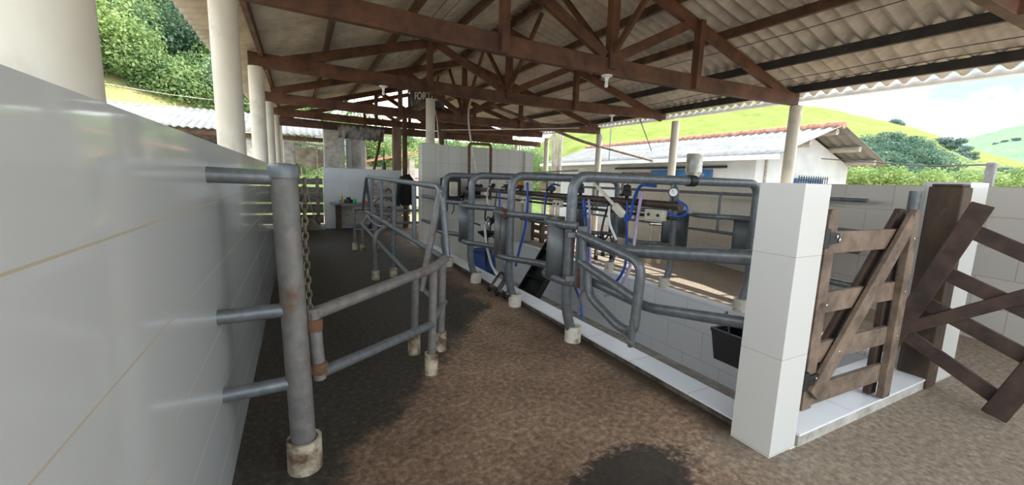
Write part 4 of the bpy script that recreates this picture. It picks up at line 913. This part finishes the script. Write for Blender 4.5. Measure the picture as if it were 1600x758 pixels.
MB().grid(lambda u, v: V((lerp(-.2, 1.0, u), 15.3+.5*v, 2.42-.12*u-.55*v*(.7+.5*math.sin(math.pi*u*.9))+.03*math.sin(14*u+3*v))), 24, 8).build('tarp', M['tarp'], t)
MB().tube([(-.6, 15.3, 2.55), (1.3, 15.3, 2.40)], .03, 8).build('pole', M['pale_wood'], t)
MB().tube([(.62, 15.3, 2.45), (.62, 15.3, .0)], .02, 8).build('upright', M['pale_wood'], t)
t = thing('brick_shed', 'small red roofed shed with pale post seen past the tall tiled wall', 'shed', (6, 26, 0))
MB().slab([(3.6, 24, 2.3), (7.4, 24, 3.1), (7.4, 29, 3.1), (3.6, 29, 2.3)], (0, 0, .12)).build('roof', M['claytile'], t, smooth=False)
for x in (5.0, 5.9): MB().box(x-.15, x+.15, 24.1, 24.4, -.4, 2.6).build('post', M['pale_wood'], t, smooth=False)
MB().box(3.8, 7.2, 27.5, 27.7, -.4, 2.1).build('back_wall', M['white'], t, smooth=False)
MB().box(5.2, 7.0, 24.3, 24.4, 1.4, 1.5).build('rail', M['brick'], t, smooth=False)
def far_house(x, y, w_, d_, hh, label, z0=-.5):
    t = thing('far_house', label, 'house', (x, y, z0), 'red roofed houses in the distance')
    MB().box(x-w_/2, x+w_/2, y, y+d_, z0, z0+hh).build('walls', M['white'], t, smooth=False)
    b = MB(); z1 = z0+hh
    b.slab([(x-w_/2-.3, y-.3, z1-.05), (x+w_/2+.3, y-.3, z1-.05), (x+w_/2+.3, y+d_/2, z1+1.2), (x-w_/2-.3, y+d_/2, z1+1.2)], (0, 0, .12)); b.slab([(x-w_/2-.3, y+d_+.3, z1-.05), (x+w_/2+.3, y+d_+.3, z1-.05), (x+w_/2+.3, y+d_/2, z1+1.2), (x-w_/2-.3, y+d_/2, z1+1.2)], (0, 0, .12))
    b.build('roof', M['claytile'], t, smooth=False)
    for k in (-.25, .25): MB().box(x+k*w_-.4, x+k*w_+.4, y-.04, y+.05, z0+1, z0+2).build('window', M['bluedoor'], t, smooth=False)
far_house(8.5, 36, 6, 5, 2.4, 'distant white house with red roof right behind the brown square post', -.6)
far_house(2.5, 52, 9, 6, 4.2, 'distant red roofed house showing under the far truss at left', 3.2)
far_house(11, 60, 7, 6, 3.8, 'distant red roofed house showing under the far truss near the water tank', 3.4)
# utility post beyond the right wall
t = thing('concrete_post', 'grey concrete utility post leaning behind the right white pillar', 'post', (10.4, 3.1, 0))
pa, pb = onx(1541, 295, 9.0), onx(1551, 254, 9.0)
MB().beam(V((pa.x-.02, pa.y, -.3)), pb, .11, .10, (0, 1, 0)).build('post_shaft', M['concrete_dark'], t, smooth=False, bevel=.015)
MB().tube([pb-V((.1, 0, .04)), pb+V((.12, 0, -.04))], .02, 8).build('cross_pin', M['steel'], t)
tag(MB().tube([pb-V((0, 0, .03)), onx(1450, 258, 10.5)-V((0, 0, .02)), V((13.2, 6.6, 2.4))], .012, 6).build('power_line', M['wire']), 'thin power line from the utility post to the white house', 'wire')
tag(MB().tube([V((-12, 24, 5.6)), V((-6, 27, 5.2)), V((0, 30, 5.5))], .014, 6, 2).build('power_line', M['concrete']), 'pale power line crossing in front of the forest at left', 'wire')

# ------------------------------------------------------------------ land and hills
def ground(u, v):
    a = math.radians(lerp(-75, 125, u)); r = 11*(34**v); x, y = r*math.sin(a), r*math.cos(a)
    return V((x, y, -.35 - .8*min(1, max(0, r-14)/20) + .15*noise.noise(V((x*.1, y*.1, 0)))))
struct(MB().grid(ground, 120, 60).build('ground', M['yard']))
b = MB(); b.box(-14, 2.45, -16, 14.6, -.6, -.16); b.box(4.95, 14, -16, 14.6, -.6, -.16); b.box(2.45, 4.95, -16, 1.15, -.6, -.16); b.box(2.45, 4.95, 9.25, 14.6, -.6, -.16)
struct(b.build('ground_yard', M['yard'], smooth=False))
def elof(px, py): d = ray(px, py); return d.z/math.hypot(d.x, d.y), math.atan2(d.x, d.y)
def hill(name, line, r0, r1, z0, mat, rough=1., nu=160, nv=40, back=1.5, pw=1.25):
    tab = sorted((elof(px, py)[1], elof(px, py)[0]) for px, py in line)
    def el(a):
        if a <= tab[0][0]: return tab[0][1]
        for (a0, e0), (a1, e1) in zip(tab, tab[1:]):
            if a <= a1: k = (a-a0)/(a1-a0); k = k*k*(3-2*k)*.5+k*.5; return lerp(e0, e1, k)
        return tab[-1][1]
    def f(u, v):
        a = lerp(tab[0][0], tab[-1][0], u); zt = CAM.z + el(a)*r1
        if v < .75: k = v/.75; r = lerp(r0, r1, k); z = lerp(z0, zt, k**pw)
        else: k = (v-.75)/.25; r = lerp(r1, r1*back, k); z = zt - (zt-z0)*.5*k*k
        x, y = r*math.sin(a), r*math.cos(a)
        n = noise.fractal(V((x, y, z))*(6./r1), 1., 2., 5)*rough*r1*.012*min(1, v*3)
        return V((x, y, z+n*(.35 if v > .6 else 1)))
    struct(MB().grid(f, nu, nv).build(name, mat)); return f
h_far = hill('hill_far', [(1330, 235), (1420, 240), (1480, 216), (1515, 212), (1550, 205), (1575, 199), (1600, 195), (1660, 180), (1800, 150)], 320, 520, -4, M['grass_far'])
h_mid = hill('hill_mid', [(1380, 262), (1440, 236), (1490, 224), (1515, 226), (1540, 236), (1565, 243), (1590, 252), (1640, 268)], 110, 260, -3, M['grass'])
h_main = hill('hill_main', [(820, 236), (900, 190), (960, 172), (1040, 160), (1130, 158), (1220, 160), (1270, 167), (1300, 171), (1340, 178), (1380, 186), (1420, 195), (1460, 207), (1490, 222), (1520, 248), (1560, 276)], 45, 190, -2, M['grass'])
h_fore = hill('hill_fore', [(820, 262), (860, 240), (920, 222), (960, 232), (1000, 262)], 40, 80, -1.5, M['grass'], .5)
h_scrub = hill('hill_scrub', [(1300, 285), (1380, 262), (1440, 240), (1480, 232), (1530, 250), (1570, 268), (1640, 282)], 38, 105, -2, M['scrub'], 1.2)
h_left = hill('hill_left', [(-420, -260), (-200, -240), (0, -150), (140, -60), (260, 15), (330, 70), (380, 120), (440, 170), (520, 200), (600, 212), (680, 220), (760, 226), (860, 240)], 27, 95, -1, M['scrub'], .6, 200, 44, 1.4, 1.1)
h_bank = hill('hill_bank', [(-300, 110), (-60, 96), (60, 105), (170, 114), (230, 128), (300, 152), (340, 162), (420, 190)], 24, 40, -.6, M['bank'], .25, 100, 20, 1.3, 1.0)

# ------------------------------------------------------------------ trees: crowns of many small leaf blades on limbs
def crown_mesh(name, mat, n, blobs, size, seed):
    rnd = random.Random(seed); b = MB()
    tot = sum(r*r for _, r, _ in blobs)
    for c, r, sq in blobs:
        c = V(c)
        for i in range(int(n*r*r/tot)):
            d = V((rnd.gauss(0, 1), rnd.gauss(0, 1), rnd.gauss(0, 1))).normalized()
            rr = r*(.62+.42*rnd.random()) * (1+.28*noise.noise(d*2.3+V((seed, 0, 0))))
            p = c + V((d.x*rr, d.y*rr, d.z*rr*sq)); s = size*(.6+.8*rnd.random())
            nn = (d*.7+V((rnd.gauss(0, .6), rnd.gauss(0, .6), rnd.gauss(.3, .6)))).normalized(); t1 = nn.orthogonal().normalized(); t1 = (Matrix.Rotation(rnd.random()*6.28, 3, nn) @ t1); t2 = nn.cross(t1)
            k = len(b.v); b.v += [p-t1*s*.9, p-t2*s*.45+nn*s*.1, p+t1*s*.9, p+t2*s*.45+nn*s*.1]; b.f.append((k, k+1, k+2, k+3))
    o = b.build(name, mat, smooth=False); return o
def make_tree(kind, seed, mat, blobs, n, size, trunk, bark, label, cat, group, name):
    t = thing(name, label, cat, (0, 0, 0), group)
    cr = crown_mesh('crown', mat, n, blobs, size, seed); cr.parent = t
    b = MB(); b.tube([(0, 0, -.6), (.05, .03, trunk*.5), (0, 0, trunk)], lambda u: lerp(.035*trunk, .018*trunk, u)+.03, 8)
    for c, r, _ in blobs[:5]: b.tube([(0, 0, trunk*.55), V(c)*.55+V((0, 0, trunk*.3)), V(c)], .014*trunk+.01, 6)
    tr = b.build('trunk', bark, t); return t
def copy_tree(src, loc, rz, sc, label=None):
    r = src.copy(); C.objects.link(r); r.location = loc; r.rotation_euler = (0, 0, rz); r.scale = (sc,)*3
    for ch in src.children: c = ch.copy(); C.objects.link(c); c.parent = r
    if label: r['label'] = label
    return r
def blobs(seed, n, R, H, r0, sq=.8):
    rnd = random.Random(seed); out = []
    for i in range(n):
        a = rnd.random()*6.28; q = R*math.sqrt(rnd.random()); z = H*(.45+.55*rnd.random()*(1-.5*q/R)); out.append(((q*math.cos(a), q*math.sin(a), z), r0*(.7+.6*rnd.random()), sq))
    return out
def plant(protos, spots, labels=None):
    used = set()
    for i, (loc, sc) in enumerate(spots):
        k = i % len(protos); s = protos[k]
        if k not in used: used.add(k); s.location = loc; s.scale = (sc,)*3; s.rotation_euler = (0, 0, i*1.3)
        else: copy_tree(s, loc, i*2.1, sc)
rnd = random.Random(3)
LF = 'leafy tree of the dense forest on the hillside beyond the left wall'
fp = [make_tree('a', i, M[m_], blobs(i, 9, 2.6, 7, 1.5), 9000, .105, 5, M['bark'], LF, 'tree', 'forest on the left hillside', 'forest_tree') for i, m_ in ((11, 'leaf'), (12, 'leaf'), (13, 'leaf_dark'), (14, 'leaf_lime'))]
sp = []
def on_hill(fn, line, r0, r1, a):
    pass
def left_z(px, r, r0=27, r1=95):
    d = ray(px, 200); a = math.atan2(d.x, d.y); return a
tabl = [(-420, -260), (-200, -240), (0, -150), (140, -60), (260, 15), (330, 70), (380, 120), (440, 170), (520, 200), (600, 212), (680, 220), (760, 226), (860, 240)]
for row, (r, py0, n) in enumerate(((41, 1, 9), (50, 1, 10), (60, 1, 10), (72, 1, 10), (86, 1, 9))):
    for k in range(n):
        u = lerp(.08, .50, (k+.2+.6*rnd.random())/n); v = .75*(r-27)/(95-27); p = h_left(u, v); sp.append((p-V((0, 0, .3)), 1.0+.035*(r-41)*.6+.3*rnd.random()))
plant(fp, sp)
LB = 'leafy tree far beyond the end of the building, between the tall tiled wall and the back wall'
bp = [make_tree('b', i, M[m_], blobs(i, 8, 2.3, 6.5, 1.35), 5000, .115, 4.5, M['bark'], 'leafy tree beyond the far end of the milking parlour', 'tree', 'trees beyond the far end', 'leafy_tree') for i, m_ in ((21, 'leaf'), (22, 'leaf_lime'), (23, 'leaf'))]
sp = []
for px, r, sc in ((470, 40, .7), (500, 46, .9), (545, 34, .8), (570, 30, 1.0), (590, 32, .85), (612, 38, .9), (640, 44, 1.1), (665, 36, .85), (690, 42, 1.0), (715, 50, 1.1), (740, 38, .9), (762, 46, 1.15), (785, 40, .9), (805, 52, 1.2), (825, 42, .95), (845, 38, .75), (862, 48, .9), (880, 40, .6)):
    d = ray(px, 270); a = math.atan2(d.x, d.y); sp.append((V((r*math.sin(a), r*math.cos(a), -1.0)), sc))
plant(bp, sp)
# slim pale trunk trees
t = thing('slim_tree', 'slim tree with pale bare trunks beyond the far right columns', 'tree', (10.5, 24, -1))
MB().tube([onx(864, 285, 9.6)-V((0, 0, 2.5)), onx(864, 285, 9.6), onx(867, 240, 9.6), onx(866, 205, 9.6), onx(868, 150, 9.6)], .11, 8).build('trunk', M['palebark'], t); MB().tube([onx(873, 285, 9.8)-V((0, 0, 2.5)), onx(873, 285, 9.8), onx(875, 235, 9.8), onx(879, 190, 9.8)], .09, 8).build('trunk', M['palebark'], t)
# dark wood on the right hillside
LD = 'dark green tree of the round wood on the right hillside'
dp = [make_tree('d', i, M['leaf_dark'], blobs(i, 9, 3.0, 6, 1.8), 3800, .24, 4, M['bark'], LD, 'tree', 'dark wood on the right hillside', 'hillside_tree') for i in (31, 32, 33)]
sp = []
for px, r, py in ((1340, 78, 262), (1356, 80, 255), (1372, 84, 252), (1388, 80, 256), (1405, 84, 252), (1422, 80, 256), (1438, 82, 254), (1350, 96, 244), (1366, 100, 236), (1382, 102, 231), (1398, 102, 228), (1414, 102, 230), (1430, 100, 236), (1446, 98, 244), (1352, 72, 276), (1376, 70, 276), (1400, 70, 276), (1424, 72, 274)):
    d = ray(px, py+8); q = math.hypot(d.x, d.y); p = CAM + d*(r/q); sp.append((p-V((0, 0, 2.2)), .78+.2*rnd.random()))
for px, py in ((1566, 266), (1578, 262), (1592, 262)):
    d = ray(px, py+10); q = math.hypot(d.x, d.y); p = CAM + d*(60/q); sp.append((p-V((0, 0, 2)), .42))
plant(dp, sp)
LE = 'feathery grey green tree on the saddle of the right hills'
ep = [make_tree('e', i, M['leaf_blue'], blobs(i, 7, 3.2, 9, 1.7, .6), 1500, .42, 7, M['bark'], LE, 'tree', 'thin trees on the right skyline', 'skyline_tree') for i in (41, 42)]
sp = []
for px, py, r in ((1392, 186, 190), (1400, 188, 190), (1410, 192, 190), (1470, 214, 170), (1482, 216, 165), (1494, 216, 160), (1503, 220, 150), (1478, 226, 140), (1490, 230, 130), (1512, 228, 140), (1516, 238, 120), (1495, 240, 110), (1545, 214, 480), (1560, 208, 480), (1575, 204, 480), (1590, 200, 480), (1150, 190, 150), (1172, 200, 130), (1185, 206, 120), (1160, 196, 140)):
    d = ray(px, py+3); q = math.hypot(d.x, d.y); p = CAM + d*(r/q); sp.append((p-V((0, 0, 11 if r > 300 else 5)), .72 if r > 155 else .55 if r < 300 else 1.4))
plant(ep, sp)
LS = 'light green bush of the row just behind the beige right wall'
up = [make_tree('f', i, M[m_], blobs(i, 8, 1.3, 1.9, .7, .75), 2600, .10, 1.2, M['bark'], LS, 'bush', 'bushes behind the right wall', 'bush') for i, m_ in ((51, 'leaf_lime'), (52, 'leaf'), (53, 'leaf_lime'))]
sp = []
for k, (px, py) in enumerate(((1335, 264), (1350, 262), (1368, 266), (1386, 262), (1404, 268), (1424, 266), (1446, 268), (1466, 270), (1488, 270), (1510, 272), (1530, 274), (1580, 272), (1600, 262), (1622, 258))):
    d = ray(px, py+6); q = math.hypot(d.x, d.y); r = 30+2*(k % 3); p = CAM + d*(r/q); sp.append((p-V((0, 0, 1.7)), .85+.25*rnd.random()))
plant(up, sp)
